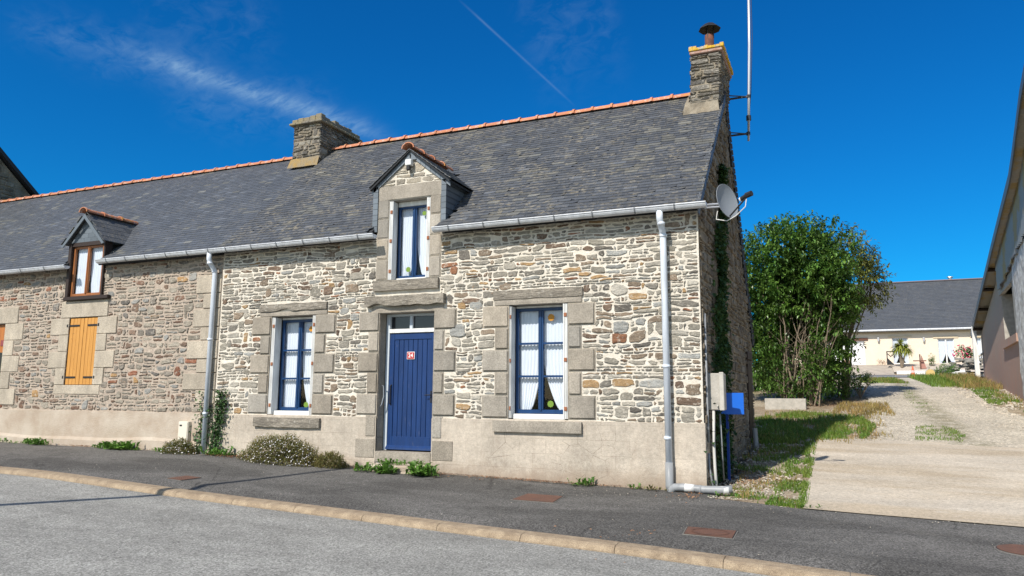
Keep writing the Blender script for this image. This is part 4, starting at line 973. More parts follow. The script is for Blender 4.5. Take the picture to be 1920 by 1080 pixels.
# threshold and step
rough_bar('threshold', (-7.27, -6.21, .44, .605), -.03, .26, M_granite, 21, .004)
mb = MB(); r_ = random.Random(2)
def slabrough(mb, x0, x1, y0, y1, z0, z1, n=14):
    prof = [(y1, z1), (y0+.03, z1+.002), (y0, z1-.02), (y0+.01, (z0+z1)/2), (y0-.005, z0)]; vs = []
    for i in range(n+1):
        x = lerp(x0, x1, i/n)
        for j, (yy, zz) in enumerate(prof): vs.append((x+.015*nz(x, j, seed_ if False else 3, 4)*(i in (0, n)), yy+.012*nz(x, j*3, 1, 6), zz+.008*nz(x, j, 2, 5)))
    m_ = len(prof); mb.add(vs, [(i*m_+j, i*m_+j+1, (i+1)*m_+j+1, (i+1)*m_+j) for i in range(n) for j in range(m_-1)]+[(0,)+tuple(range(1, m_)), tuple(range(n*m_, n*m_+m_))[::-1]])
slabrough(mb, -7.20, -6.17, -.34, .0, .22, .405); mb.build('doorstep', M_plinth2, cottage)
# little security lamp on the dormer
t = thing('security_light', 'small white lamp box high under the peak of the blue framed dormer', 'lamp', (-6.73, -.04, 5.56))
mb = MB(); mb.box(-6.79, -6.67, -.13, -.035, 5.52, 5.63, ch=.01); mb.build('housing', M_white, t); mb = MB(); mb.box(-6.77, -6.70, -.12, -.06, 5.44, 5.52, ch=.01); mb.tube([(-6.73, -.03, 5.63), (-6.73, -.06, 5.74)], .012, 6); mb.build('bracket', M_black, t)

# ------------------------------------------------------------------ the neighbouring cottage
NX0, NX1 = -24.0, CX0
NDX = -14.77
nb = thing('neighbour_cottage', 'rougher brown stone cottage adjoining on the left, with closed honey wood shutters', 'house', (-17, 0, .4))
NW = (-15.18, -14.31, 1.71, 3.15); ND = (-18.25, -17.30, .60, 3.09); NDW = (-15.22, -14.24, 3.60, 4.76)
mb = MB(); wall_plane(mb, NX0, NX1, -.2, 4.25, 0, [NW, ND, (NDW[0], NDW[1], 3.60, 4.25)], .22, wob=.02, seam=4.25); mb.build('front_wall', M_mortar2, nb)
TN = [3.145, 2.785, 2.43, 2.075, 1.72]
def nq(L, R_, tops, big, small):
    o = []
    for i, (t_, b_) in enumerate(zip(tops, tops[1:])):
        B = big if i % 2 == 0 else small; o += [(L-B, L, b_+.004, t_-.004), (R_, R_+B, b_+.004, t_-.004)]
    return o
qn = nq(NW[0], NW[1], TN, .57, .30)
dq = []; tt = [3.46, 3.095, 2.715, 2.365, 2.005, 1.635, 1.28]
for i, (t_, b_) in enumerate(zip(tt, tt[1:])): dq.append((ND[1]+(.0 if i else -1.2), ND[1]+(.42, .62, .34, .58, .32, .55)[i], b_+.004, t_-.004))
cq = []; 
for i, (a, t_, b_) in enumerate([(-11.58, 3.86, 3.50), (-11.38, 3.49, 3.20), (-11.62, 3.19, 2.84), (-11.40, 2.83, 2.58), (-11.72, 2.57, 2.22), (-11.45, 2.21, 1.95), (-11.78, 1.94, 1.62), (-11.42, 1.61, 1.36)]): cq.append((a, NX1-.01, b_+.004, t_-.004))
ex = [NW, ND, NDW]+qn+dq+cq+[(-15.46, -14.03, 3.155, 3.51), (-15.48, -14.09, 1.52, 1.715)]
mb = MB(); rubble(mb, -23.9, NX1-.01, 1.19, 4.25, lambda u, v, d: (u, -d-.02*mnoise.noise(Vector((u*1.2, v*1.2, 4))), v), random.Random(61), ex, h=(.05, .15), wd=(.10, .34), gap=.030, depth=.016, pal=PAL2, wav=.05, seed=3, rough=.014, chips=.22)
mb.build('facade_stones', M_stone2, nb)
M_granite_n = mat('pale_granite_blocks', (1, 1, 1), tint='raw', rough=.92, extra=x_granite, bump=.8, bscale=60)
r_ = random.Random(9)
for blk in (qn[0::2], qn[1::2], dq, cq, [(-15.46, -14.03, 3.155, 3.51)], [(-15.48, -14.09, 1.525, 1.715)]):
  mb = MB()
  for a, b, c, d in blk:
    k = r_.uniform(.88, 1.05); mb.box(a, b, -.022+r_.uniform(-.004, .006), .03, c, d, (.50*k, .435*k, .345*k), ch=.008)
  mb.build('granite_lintel' if len(blk) == 1 else 'granite_blocks', M_granite_n, nb)
mb = MB(); X = rng_(NX0, NX1, .15)
zs = [-.1, .3, .52, .60, .66, .9, 1.18]
vs = [(x, -.03-(.035 if z < .63 else 0)-.012*nz(x, z, 1, 2), z+(.05*nz(x, 0, 8, .6) if .5 < z < .7 else .015*nz(x, 0, 3, 2) if z > 1 else 0)) for z in zs for x in X]
mb.add(vs, [(j*len(X)+i, j*len(X)+i+1, (j+1)*len(X)+i+1, (j+1)*len(X)+i) for j in range(len(zs)-1) for i in range(len(X)-1) if not ND[0] < (X[i]+X[i+1])/2 < ND[1]])
for i in range(len(X)-1):
    if not ND[0] < (X[i]+X[i+1])/2 < ND[1]: a = vs[6*len(X)+i]; b = vs[6*len(X)+i+1]; mb.quad(a, b, (b[0], .02, b[2]+.01), (a[0], .02, a[2]+.01))
mb.build('plinth', M_plinth2, nb)
# shutters
for (a, b) in ((-15.165, -14.745), (-14.735, -14.315)):
    mb = MB()
    for i in range(4): c, d = lerp(a, b, i/4), lerp(a, b, (i+1)/4); mb.box(c+.003, d-.003, .004+.002*(i % 2), .035, 1.725, 3.135, ch=.003)
    mb.box(a, b, .02, .034, 1.73, 3.13)
    s_ = mb.build('shutter', M_wood, nb)
    for z in (1.88, 2.98):
        mb = MB()
        if a < -15: mb.box(a-.06, a+.30, -.008, .002, z-.018, z+.018); mb.box(a-.07, a-.03, -.03, .0, z-.03, z+.03, ch=.004)
        else: mb.box(b-.30, b+.06, -.008, .002, z-.018, z+.018); mb.box(b+.03, b+.07, -.03, .0, z-.03, z+.03, ch=.004)
        mb.build('strap_hinge', M_black, s_)
# door at the left edge
mb = MB(); mb.box(ND[0]+.02, ND[1]-.005, .06, .12, .60, 3.08, ch=.005)
for k in range(3): mb.box(ND[0]+.10+.27*k, ND[0]+.32+.27*k, .05, .06, .8, 1.5, ch=.003)
nd = mb.build('door', mat('orange_door_wood', (.42, .15, .035), rough=.5, extra=x_paint), nb)
mb = MB(); mb.box(-17.85, -17.36, .046, .0595, 1.95, 2.45); mb.build('door_glass', mat('dark_glass', (.01, .011, .013), rough=.15), nd)
mb = MB(); mb.box(-17.50, -17.33, .046, .0595, 2.60, 2.73, ch=.003); mb.build('number_plate', mat('maroon_plate', (.25, .06, .06), rough=.5), nd)
# roof
def rzn(y): return 4.47+.868*y
NRZ = rzn(3.3)
mb = MB()
NA, NB, NYB = -15.24, -14.22, .35
def slabn(x0, x1, y0, y1): mb.prism([(x0, y0, rzn(y0)-.03), (x1, y0, rzn(y0)-.03), (x1, y1, rzn(y1)-.03), (x0, y1, rzn(y1)-.03)], (0, .03, -.05))
slabn(NX0, NA, -.2, NYB); slabn(NB, NX1-.03, -.2, NYB); slabn(NX0, NX1-.03, NYB, 3.3)
mb.prism([(NX0, 3.3, NRZ-.03), (NX1-.03, 3.3, NRZ-.03), (NX1-.03, 6.5, 4.3), (NX0, 6.5, 4.3)], (0, -.02, -.06)); mb.box(NX0, -15.31, -.02, .03, 4.24, 4.30); mb.box(-14.20, NX1-.01, -.02, .03, 4.24, 4.30)
nroof = mb.build('roof', M_under, nb)
mb = MB(); slates(mb, NX0, NX1-.004, -.24, 3.3, random.Random(71), sw=.21, ex_=.098, zf=rzn, sl=.868, base=(.080, .088, .101), var=.12, patchy=.15, lift=.8, skip=lambda x, y: NA < x < NB and y < NYB+.04)
mb.build('slates', M_slate2, nroof)
mb = MB(); ridge_tiles(mb, (-24, 3.3, NRZ-.03), (-11.66, 3.3, NRZ-.03), 33, .105, False, seed=9); mb.build('ridge_tiles', M_tile, nroof)
# neighbour dormer
NE, NP, NHW = 4.80, 5.42, .66; mb = MB()
mb.box(NDX-.44, NDX+.44, .0, .4, 4.775, 4.80); ndm = mb.build('dormer', M_dwood, nb)
for x in (NDX-.47, NDX+.44): mb = MB(); cheek(mb, x, .03, 4.80, rzn, .5, n=7); mb.build('dormer_cheek', M_slt, ndm)
mb = MB()
for i in range(6):
    z0, z1 = lerp(4.78, 5.38, i/6), lerp(4.78, 5.38, (i+1)/6); hw = .50*(1-(z0-4.78)/.66); hw1 = .50*(1-(z1-4.78)/.66); n = max(1, int(hw*2/.2))
    for k in range(n):
        a, b = lerp(-hw, hw, k/n), lerp(-hw, hw, (k+1)/n); a1, b1 = max(-hw1, min(hw1, a)), max(-hw1, min(hw1, b)); c = rnd.uniform(.85, 1.35)
        mb.prism([(NDX+a+.003, -.07+.004*i, z0), (NDX+b-.003, -.07+.004*i, z0), (NDX+max(b1-.003, a1+.004), -.07+.004*i, z1-.004), (NDX+a1, -.07+.004*i, z1-.004)], (0, .02, 0), (c, c, c))
mb.prism([(NDX-.55, -.05, 4.77), (NDX+.5, -.05, 4.77), (NDX, -.05, 5.38)], (0, .05, 0))
for s_ in (-1, 1):
    q = [(NDX+s_*.66, -.19, 4.70), (NDX+s_*.60, -.19, 4.68), (NDX, -.19, 5.28), (NDX, -.19, 5.38)]
    mb.prism(q if s_ < 0 else q[::-1], (0, .02, 0), (1.1, 1.1, 1.1))
mb.build('slate_gable', M_slt, ndm)
mb = MB()
for s_ in (-1, 1):
    for i in range(6):
        t0, t1 = i/6, (i+1)/6+.03
        xa, za, xb, zb = NDX+s_*.66*(1-t0), lerp(NE-.06, NP, t0), NDX+s_*.66*(1-min(1, t1)), lerp(NE-.06, NP, min(1, t1))
        for j in range(6):
            y0, y1 = max(-.2, -.25+j*.25+(i % 2)*.1), -.25+(j+1)*.25+(i % 2)*.1-.003; ye = (za-4.47)/.868+.05
            if y0 >= ye: continue
            y1 = min(y1, ye+.08); k = rnd.uniform(.8, 1.25); q = [(xa, y0, za+.02), (xa, y1, za+.02), (xb, y1, zb+.012), (xb, y0, zb+.012)]
            mb.prism(q if s_ > 0 else q[::-1], (0, 0, -.014), (.09*k, .095*k, .10*k))
mb.build('dormer_roof', M_slate, ndm)
mb = MB(); ridge_tiles(mb, (NDX, -.24, NP-.01), (NDX, 1.08, NP-.01), 3, .105, False, seed=12); mb.build('dormer_ridge_tiles', M_tile, ndm)
mb = MB(); mb.box(-15.30, -15.21, -.10, .12, 3.60, 4.78, ch=.006); mb.box(-14.26, -14.215, -.06, .12, 3.60, 4.78, ch=.006); mb.box(-15.34, -13.98, -.10, .16, 3.52, 3.60, ch=.008); mb.box(-15.30, -14.2, -.08, .1, 4.70, 4.785)
mb.build('dormer_frame', M_dwood, ndm)
window('window', nb, -15.20, -14.27, 3.61, 4.70, -.035, M_bwood, rows=1, st=.045, cur=(.12, .15), blue_center=.07, label='small dormer window with brown wooden frame')
gutter('gutter', -24, -15.08, 4.25, nb, slope=.0, straps=.8); gutter('gutter', -14.13, -10.90, 4.30, nb, straps=.55)
mb = MB(); mb.tube([(-11.05, -.26, 4.25), (-11.05, -.26, 4.12), (-11.05, -.22, 4.04), (-11.05, -.12, 3.94), (-11.04, -.10, 3.86), (-11.04, -.10, .42)], .047, 14)
for z in (4.06, 3.92, 2.6, 1.2): mb.tube([(-11.045, -.105 if z < 4 else -.235, z), (-11.045, -.105 if z < 4 else -.24, z-.04)], .054, 14)
mb.build('downpipe', M_pvc, nb, smooth=True)
# tall old house past the left edge : a dark gable showing above the ridge
fh = thing('tall_stone_house', 'dark gable of a taller old stone house rising behind the far left roof end', 'house', (-28, 3, .6))
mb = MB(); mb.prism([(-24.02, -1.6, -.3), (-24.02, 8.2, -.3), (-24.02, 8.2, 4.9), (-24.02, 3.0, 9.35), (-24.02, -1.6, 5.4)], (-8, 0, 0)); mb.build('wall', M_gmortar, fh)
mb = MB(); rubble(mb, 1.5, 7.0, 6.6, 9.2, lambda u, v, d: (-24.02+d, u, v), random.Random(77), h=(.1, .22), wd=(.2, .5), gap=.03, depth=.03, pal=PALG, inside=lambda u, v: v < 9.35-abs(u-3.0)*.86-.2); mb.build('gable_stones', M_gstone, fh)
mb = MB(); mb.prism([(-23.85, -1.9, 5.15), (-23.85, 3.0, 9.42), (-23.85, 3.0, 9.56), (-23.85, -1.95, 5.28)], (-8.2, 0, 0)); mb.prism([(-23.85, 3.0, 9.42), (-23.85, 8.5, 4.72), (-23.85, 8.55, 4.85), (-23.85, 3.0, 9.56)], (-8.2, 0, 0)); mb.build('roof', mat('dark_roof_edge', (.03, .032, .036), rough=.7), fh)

# ------------------------------------------------------------------ cream bungalow at the end of the lane
BY = 48.0
bg_ = thing('cream_bungalow', 'low cream bungalow with grey slate roof and white garage door behind the drive', 'house', (4, BY, 4.0))
M_cream = mat('cream_render', (.76, .65, .52), rough=.9, col2=(.73, .62, .49), nscale=2, bump=.1)
GD = (-1.2, 1.75, 4.03, 5.76); B1 = (3.5, 4.50, 4.08, 5.93); B2 = (6.30, 7.30, 4.05, 5.80); B3 = (8.42, 9.4, 4.05, 5.80)
mb = MB(); wall_plane(mb, -4, 13, 3.6, 6.42, BY, [GD, B1, B2, B3], .2, step=2)
mb.quad((-4, BY, 3.6), (-4, BY, 6.4), (-4, BY+8, 6.4), (-4, BY+8, 3.6)); mb.quad((13, BY, 3.6), (13, BY+8, 3.6), (13, BY+8, 6.4), (13, BY, 6.4)); mb.quad((-4, BY+8, 3.6), (-4, BY+8, 6.4), (13, BY+8, 6.4), (13, BY+8, 3.6))
mb.build('wall', M_cream, bg_)
mb = MB(); mb.box(-4, 13, BY-.03, BY-.002, 6.21, 6.40); 
for a, b in ((3.25, 4.75), (6.05, 7.55), (8.25, 9.6)): mb.box(a, b, BY-.045, BY-.002, 5.82 if a > 5 else 5.94, 5.95 if a > 5 else 6.05)
mb.build('render_band', mat('sand_render', (.62, .52, .37), rough=.9), bg_)
mb = MB(); mb.box(-1.4, 1.98, BY-.06, BY-.002, 5.765, 5.95, ch=.01); mb.build('garage_beam', mat('brown_beam', (.12, .05, .03), rough=.7), bg_)
mb = MB()
for k in range(6): z0, z1 = lerp(4.03, 5.765, k/6), lerp(4.03, 5.765, (k+1)/6); mb.box(-1.2, 1.75, BY+.10, BY+.14, z0+.006, z1-.006, ch=.008)
mb.box(-1.2, 1.75, BY+.12, BY+.135, 4.03, 5.765); mb.build('garage_door', mat('white_garage_panel', (.80, .80, .80), rough=.5), bg_)
def bwin(x0, x1, z0, z1, lab, cur):
    return window('window', bg_, x0, x1, z0, z1, BY+.08, M_white, rows=1, st=.06, cur=cur, blue_center=.09, label=lab)
bwin(*B1, 'glazed double door behind the palm', (.6, .6)); bwin(*B2, 'glazed double door with parted grey curtains', (.62, .62)); bwin(*B3, 'glazed double door half hidden by the barn post', (.4, .4))
mb = MB(); n = 26; zr, zb_ = 10.2, 6.50; r_ = random.Random(4)
BSL = (10.40-6.50)/4.9
mb.prism([(-4.5, BY-.4, 6.44), (13.5, BY-.4, 6.44), (13.5, BY+4.6, 10.42), (-4.5, BY+4.6, 10.42)], (0, 0, -.12)); mb.prism([(-4.5, BY+4.6, 10.42), (13.5, BY+4.6, 10.42), (13.5, BY+9, 6.4), (-4.5, BY+9, 6.4)], (0, 0, -.12))
broof = mb.build('roof', M_under, bg_)
mb = MB(); SB = (10.42-6.44)/5.0; slates(mb, -4.5, 13.5, BY-.42, BY+4.6, random.Random(3), sw=.36, ex_=.19, zf=lambda y: 6.46+(y-BY+.4)*SB, sl=SB, base=(.078, .085, .097), var=.08, patchy=.0, lift=1.3)
mb.build('slates', M_slate2, broof)
mb = MB(); mb.box(-4.5, 13.5, BY+4.5, BY+4.7, 10.42, 10.52, ch=.03); mb.build('ridge', mat('grey_pink_ridge', (.17, .14, .15), rough=.8), broof)
mb = MB(); mb.tube([(-4.5, BY-.48, 6.42), (13.5, BY-.48, 6.42)], .07, 8); mb.build('gutter', M_gutter, bg_)
mb = MB(); mb.tube([(7.95, BY+4.8, 10.4), (7.95, BY+4.8, 10.68)], .13, 10); mb.lathe([(.22, 10.68), (.20, 10.74), (0, 10.76)], (7.95, BY+4.8, 0), 12); mb.build('chimney_pipe', M_alu, bg_)
for i, (x, z) in enumerate(((2.64, 5.82), (5.47, 5.75))):
    t = thing('wall_lamp', ('white lantern on the cream wall between the garage and the palm', 'white lantern on the cream wall between the two glazed doors')[i], 'lamp', (x, BY, z), 'lanterns on the cream bungalow')
    mb = MB(); mb.box(x-.05, x+.05, BY-.03, BY-.003, z-.05, z+.12, ch=.01); mb.tube([(x, BY-.03, z+.1), (x, BY-.14, z+.12)], .018, 6); mb.build('bracket', M_white, t)
    mb = MB(); mb.lathe([(.0, z+.16), (.10, z+.09), (.085, z+.08), (.06, z-.14), (.0, z-.16)], (x, BY-.15, 0), 6); mb.build('lantern', mat('grey_lantern', (.5, .5, .52), rough=.4), t)
tag(MB.build((lambda m_: (m_.box(3.45, 5.35, 44.4, 44.6, 3.0, 3.48, ch=.02), m_)[1])(MB()), 'garden_kerb', M_white), 'low white painted kerb in front of the palm bed', 'kerb')
tag(MB.build((lambda m_: (m_.box(6.05, 7.4, 44.3, 44.5, 3.0, 3.52, ch=.02), m_)[1])(MB()), 'garden_kerb', M_white), 'short white kerb showing behind the dry stone heap', 'kerb')
M_bed = mat('pale_pebble_bed', (.58, .52, .44), rough=.95, col2=(.42, .34, .28), nscale=8, bump=.6)
sheet('pebble_ground', rng_(3.3, 9.5, .4), [44.6, 45.4, 46.2, 47, 47.9], .10, M_bed)
mb = MB(); mb.prism([(-.2, 43.8, 3.0), (.55, 43.5, 3.0), (.05, 47.8, 4.0), (-.2, 47.8, 4.0)], (0, 0, .16)); tag(mb.build('ramp_wall', M_white), 'sloping white coping beside the garage ramp', 'wall')

# ------------------------------------------------------------------ barn on the right
def bp(y, o=0): # point on the barn wall, o metres out from it towards the drive
    x = 5.16+(y-16.66)*.0726; return x-o
barn = thing('old_barn', 'old barn at the right edge with rusty brown render and corrugated overhanging roof', 'barn', (8, 16, 1.5))
def vz(y): return interp(y, [(4.5, 9.9), (9.3, 8.72), (12.2, 7.58), (18, 6.68), (28, 5.02), (30.5, 4.5)])
def x_barn(t, V, c, b):
    n = t.noise(V, 2.2, 6, .7, (1, 1, .35)); c = t.mix(t.ramp(n, [(.35, 0), (.65, .8)]), c, (.42, .31, .25))
    sx = t.n('ShaderNodeSeparateXYZ'); t.l(V, sx.inputs[0]); zz = t.math('ADD', sx.outputs[2], t.math('MULTIPLY', t.noise(V, 1.2, 4), 1.2))
    c = t.mix(t.ramp(t.math('MULTIPLY', t.math('SUBTRACT', zz, 3.2), .3), [(.2, 0), (.8, .75)]), c, (.42, .37, .31))
    n = t.noise(V, 7, 6, .75, (1, 1, .5)); return t.mix(t.ramp(n, [(.6, 0), (.7, .6)]), c, (.55, .44, .36))
M_barn = mat('rusty_brown_render', (.50, .30, .225), rough=.95, extra=x_barn, bump=1.0, bscale=20)
M_bwhite = mat('old_whitewash', (.86, .86, .84), rough=.95, col2=(.45, .43, .40), nscale=3, bump=1, bscale=10, stretch=(1, 1, 1.5))
WY0, WY1, WZ0, WZ1 = 16.9, 20.1, 3.62, 5.28
mb = MB()
ys = sorted(set(rng_(16.25, 29.4, .5)+[WY0, WY1]))
for a, b in zip(ys, ys[1:]):
    za, zb = vz(a)-.25, vz(b)-.25
    if a >= WY0-1e-6 and b <= WY1+1e-6:
        mb.quad((bp(a), a, .9), (bp(b), b, .9), (bp(b), b, WZ0), (bp(a), a, WZ0)); 
        ta, tb = min(WZ1, za-.05), min(WZ1, zb-.05); mb.quad((bp(a), a, ta), (bp(b), b, tb), (bp(b), b, zb), (bp(a), a, za))
    else: mb.quad((bp(a), a, .9), (bp(b), b, .9), (bp(b), b, zb), (bp(a), a, za))
mb.quad((bp(29.4), 29.4, .9), (14, 29.4, .9), (14, 29.4, 4.4), (bp(29.4), 29.4, 4.4))
mb.build('rendered_wall', M_barn, barn)
mb = MB(); ys = rng_(4.5, 16.3, .35)
zl = lambda y, j: lerp(.4, interp(y, [(4, 6.5), (13.6, 5.95), (16.3, 5.78)]), j/16)
vs = [(bp(y)-.05-.03*nz(y, j*.4, 2, 2), y+(.12*nz(j, 1, 2, 1.1) if y > 16.2 else 0), zl(y, j)) for y in ys for j in range(17)]
mb.add(vs, [(i*17+j, (i+1)*17+j, (i+1)*17+j+1, i*17+j+1) for i in range(len(ys)-1) for j in range(16)])
for j in range(16): a = vs[(len(ys)-1)*17+j]; b = vs[(len(ys)-1)*17+j+1]; mb.quad(a, (a[0]+.2, a[1], a[2]), (b[0]+.2, b[1], b[2]), b)
mb.quad((bp(4.5)-.05, 4.5, .0), (bp(4.5)-.05, 4.5, 9.85), (13.2, 4.5, 9.85), (13.2, 4.5, .0)); mb.quad((13.2, 4.5, 0), (13.2, 4.5, 9.85), (13.2, 29.4, 4.6), (13.2, 29.4, 0))
mb.build('whitewashed_wall', M_bwhite, barn)
mb = MB()
for i in range(12): mb.box(7+.25*i, 7.24+.25*i, 4.42+.004*(i % 2), 4.49, .1, 3.4, ch=.006)
mb.box(6.9, 10.1, 4.38, 4.49, 3.41, 3.7, ch=.01); mb.build('barn_door', M_dwood, barn)
mb = MB()
a, b = WY0, WY1
mb.quad((bp(a), a, WZ0), (bp(a)+.35, a, WZ0), (bp(a)+.35, a, WZ1), (bp(a), a, WZ1)); mb.quad((bp(b), b, WZ0), (bp(b), b, WZ1), (bp(b)+.35, b, WZ1), (bp(b)+.35, b, WZ0)); mb.quad((bp(a)+.35, a, WZ0), (bp(b)+.35, b, WZ0), (bp(b)+.35, b, WZ1), (bp(a)+.35, a, WZ1)); mb.quad((bp(a), a, WZ0), (bp(b), b, WZ0), (bp(b)+.35, b, WZ0), (bp(a)+.35, a, WZ0))
wn = mb.build('blocked_window', M_concrete, barn)
mb = MB()
def bbox(y0, y1, z0, z1, o0, o1): mb.prism([(bp(y0, o0), y0, z0), (bp(y1, o0), y1, z0), (bp(y1, o0), y1, z1), (bp(y0, o0), y0, z1)], (o0-o1, 0, 0))
bbox(WY0-.6, WY1+.5, WZ1, WZ1+.32, .03, -.1); bbox(WY0-.6, WY0, WZ0, WZ1, .02, -.1)
mb.build('window_surround', M_concrete, wn); mb = MB(); bbox(WY0-.5, WY1+.3, WZ0-.26, WZ0, .08, -.1); mb.build('window_sill', M_barn, wn)
# roof : corrugated sheets overhanging the wall
mb = MB(); N_ = 150; vs = []; oy = rng_(4.5, 29.9, .14)
for y in oy:
    for o in (.33, .1, -9.0): vs.append((bp(y, o), y, vz(y)+.024*math.sin(y*2*math.pi/.56*2)+(.0 if o > 0 else 0)))
mb.add(vs, [(i*3+j, i*3+j+1, (i+1)*3+j+1, (i+1)*3+j) for i in range(len(oy)-1) for j in range(2)])
M_corr = mat('corrugated_fibre_sheet', (.42, .40, .36), rough=.85, col2=(.44, .34, .18), nscale=1.2, bump=.3, lo=.5, hi=.58)
br = mb.build('roof', M_corr, barn)
mb = MB()
for a, b in zip(rng_(4.5, 29.9, .8), rng_(4.5, 29.9, .8)[1:]):
    q = [(bp(a, .37), a, vz(a)-.16), (bp(b, .37), b, vz(b)-.16), (bp(b, .37), b, vz(b)+.09), (bp(a, .37), a, vz(a)+.09)]; mb.prism(q, (.035, 0, 0))
mb.build('barge_strip', mat('dull_zinc_strip', (.10, .11, .12), rough=.5, spec=.5), br)
mb = MB()
for y in (20.2, 22.6, 25.4, 28.6):
    mb = MB(); mb.tube([(bp(y, .34), y, vz(y)-.12), (bp(y, -.1), y, vz(y)-.12)], .07, 6); mb.build('purlin', M_dwood, br)
mb = MB(); uu = rng_(8.5, 24.5, .06); zz_ = rng_(5.3, 9.6, .1); vs = []
for u in uu:
    for z in zz_: vs.append((bp(u-.75*(z-5.3), math.sin(0)+.10+.04*math.sin(u*2*math.pi/.30)), u-.75*(z-5.3), z))
def ck(u, z):
    y = u-.75*(z-5.3); return 4.6 < y < 19.8 and z > interp(y, [(4, 6.5), (13.6, 5.93), (19.6, 5.38)]) and z < vz(y)-.03
mb.add(vs, [(i*len(zz_)+j, i*len(zz_)+j+1, (i+1)*len(zz_)+j+1, (i+1)*len(zz_)+j) for i in range(len(uu)-1) for j in range(len(zz_)-1) if ck(uu[i], zz_[j]+.05)])
M_clad = mat('weathered_corrugated_steel', (.30, .33, .37), rough=.5, col2=(.36, .30, .18), nscale=.55, metal=.2, lo=.50, hi=.54)
mb.build('corrugated_gable_cladding', M_clad, barn)
mb = MB(); mb.quad((bp(4.6), 4.6, 5.2), (bp(16.3), 16.3, 5.2), (bp(16.3), 16.3, vz(16.3)-.1), (bp(4.6), 4.6, vz(4.6)-.1)); mb.quad((bp(4.6), 4.6, 5.2), (bp(4.6), 4.6, 9.8), (bp(4.6)-.2, 4.55, 9.8), (bp(4.6)-.2, 4.55, 5.2)); mb.build('gable_backing', M_dwood, barn)
t = thing('roof_post', 'white painted post propping the low end of the barn roof', 'post', (5.0, 26.6, 2.3))
mb = MB(); yy = 28.6; xx = bp(yy, .30); mb.prism([(xx-.08, yy, 2.3), (xx+.10, yy, 2.3), (xx+.10, yy+.14, 2.3), (xx-.08, yy+.14, 2.3)], (-.02, 0, 2.6)); mb.build('shaft', M_white, t)
mb = MB(); mb.tube([(xx, yy+.07, 3.45), (xx+.32, yy+.07, 3.72)], .045, 8); mb.build('brace', M_concrete, t)

# ------------------------------------------------------------------ things on and by the cottage
def dish():
    c = Vector((-1.375, -.12, 4.335)); ax = Vector((.86, -.48, .16)).normalized()
    t = thing('satellite_dish', 'small grey satellite dish on an arm at the cottage roof corner', 'satellite dish', tuple(c))
    Mx = ax.to_track_quat('Z', 'Y').to_matrix().to_4x4(); S = Matrix.Diagonal((1, 1.08, 1, 1))
    mb = MB(); prof = [(.001, 0)]+[(.235*k/8, .055*(k/8)**2) for k in range(1, 9)]+[(.240, .060), (.242, .052)]+[(.235*k/8, .055*(k/8)**2-.006) for k in range(8, 0, -1)]
    mb.lathe(prof, c-ax*.03, 28, M=Mx @ S); mb.build('reflector', mat('grey_dish_metal', (.22, .24, .265), rough=.55), t, smooth=True)
    up = Vector((0, 0, 1)); side = ax.cross(up).normalized(); dn = ax.cross(side).normalized()
    if dn.z > 0: dn = -dn
    b0 = c+dn*.235+ax*.02; f = c+ax*.34-up*.02+dn*.05
    mb = MB(); mb.tube([b0-ax*.05, b0, f], .012, 8); mb.build('feed_arm', M_black, t)
    mb = MB(); mb.tube([f+up*.01-ax*.09, f+up*.03], [.03, .028], 10); mb.tube([f+up*.03, f+up*.03+ax*.09], .042, 8); mb.build('receiver', M_black, t)
    mb = MB(); mb.tube([f-ax*.105+up*.008, f-ax*.085+up*.01], .031, 10)
    mb.tube([f+up*-.02, f+dn*.12-ax*.04, b0+dn*.03+ax*.10, b0+dn*.05-ax*.06, b0+dn*.01-ax*.14+Vector((-.08, 0, .02)), c-ax*.12+dn*.1+Vector((-.04, 0, 0))], .007, 6); mb.build('cable', M_white, t)
    mb = MB(); mb.tube([c-ax*.03, c-ax*.10], .035, 8); mb.tube([c-ax*.09+up*.0, (-1.80, .06, 4.36)], .016, 8); mb.tube([c-ax*.09-up*.045, (-1.80, .06, 4.315)], .016, 8); mb.build('wall_arm', M_alu, t)
dish()
t = thing('antenna_mast', 'tall thin galvanised mast strapped behind the right chimney', 'mast', (-1.5, 3.9, 6.3))
mb = MB(); mb.tube([(-1.42, 4.0, 6.6), (-1.375, 4.0, 7.6), (-1.33, 4.0, 8.6), (-1.26, 4.0, 11.5)], [.022, .030, .030, .026], 10); mb.build('pole', M_alu, t, smooth=True)
mb = MB()
for z, x in ((6.75, -1.42), (7.52, -1.385)):
    mb = MB(); mb.box(-1.80, x+.02, 3.97, 4.0, z-.02, z+.012); mb.tube([(-1.80, 3.8, z+.01), (x, 4.0, z-.005)], .012, 6); mb.tube([(x, 4, z-.03), (x, 4, z+.03)], .04, 8); mb.build('bracket', mat('dark_steel', (.06, .065, .07), rough=.5, metal=.5), t)
mb = MB(); mb.tube([(-1.40, 4, 7.02), (-1.40, 4, 7.12)], .048, 8); mb.build('clamp', mat('dark_steel', (.06, .065, .07), rough=.5, metal=.5), t)
mb = MB(); mb.tube([(-1.24, 4.02, 11.4), (-1.27, 4.03, 8.8), (-1.34, 4.03, 7.6), (-1.39, 4.02, 7.1)], .006, 5); mb.build('cable', M_black, t)
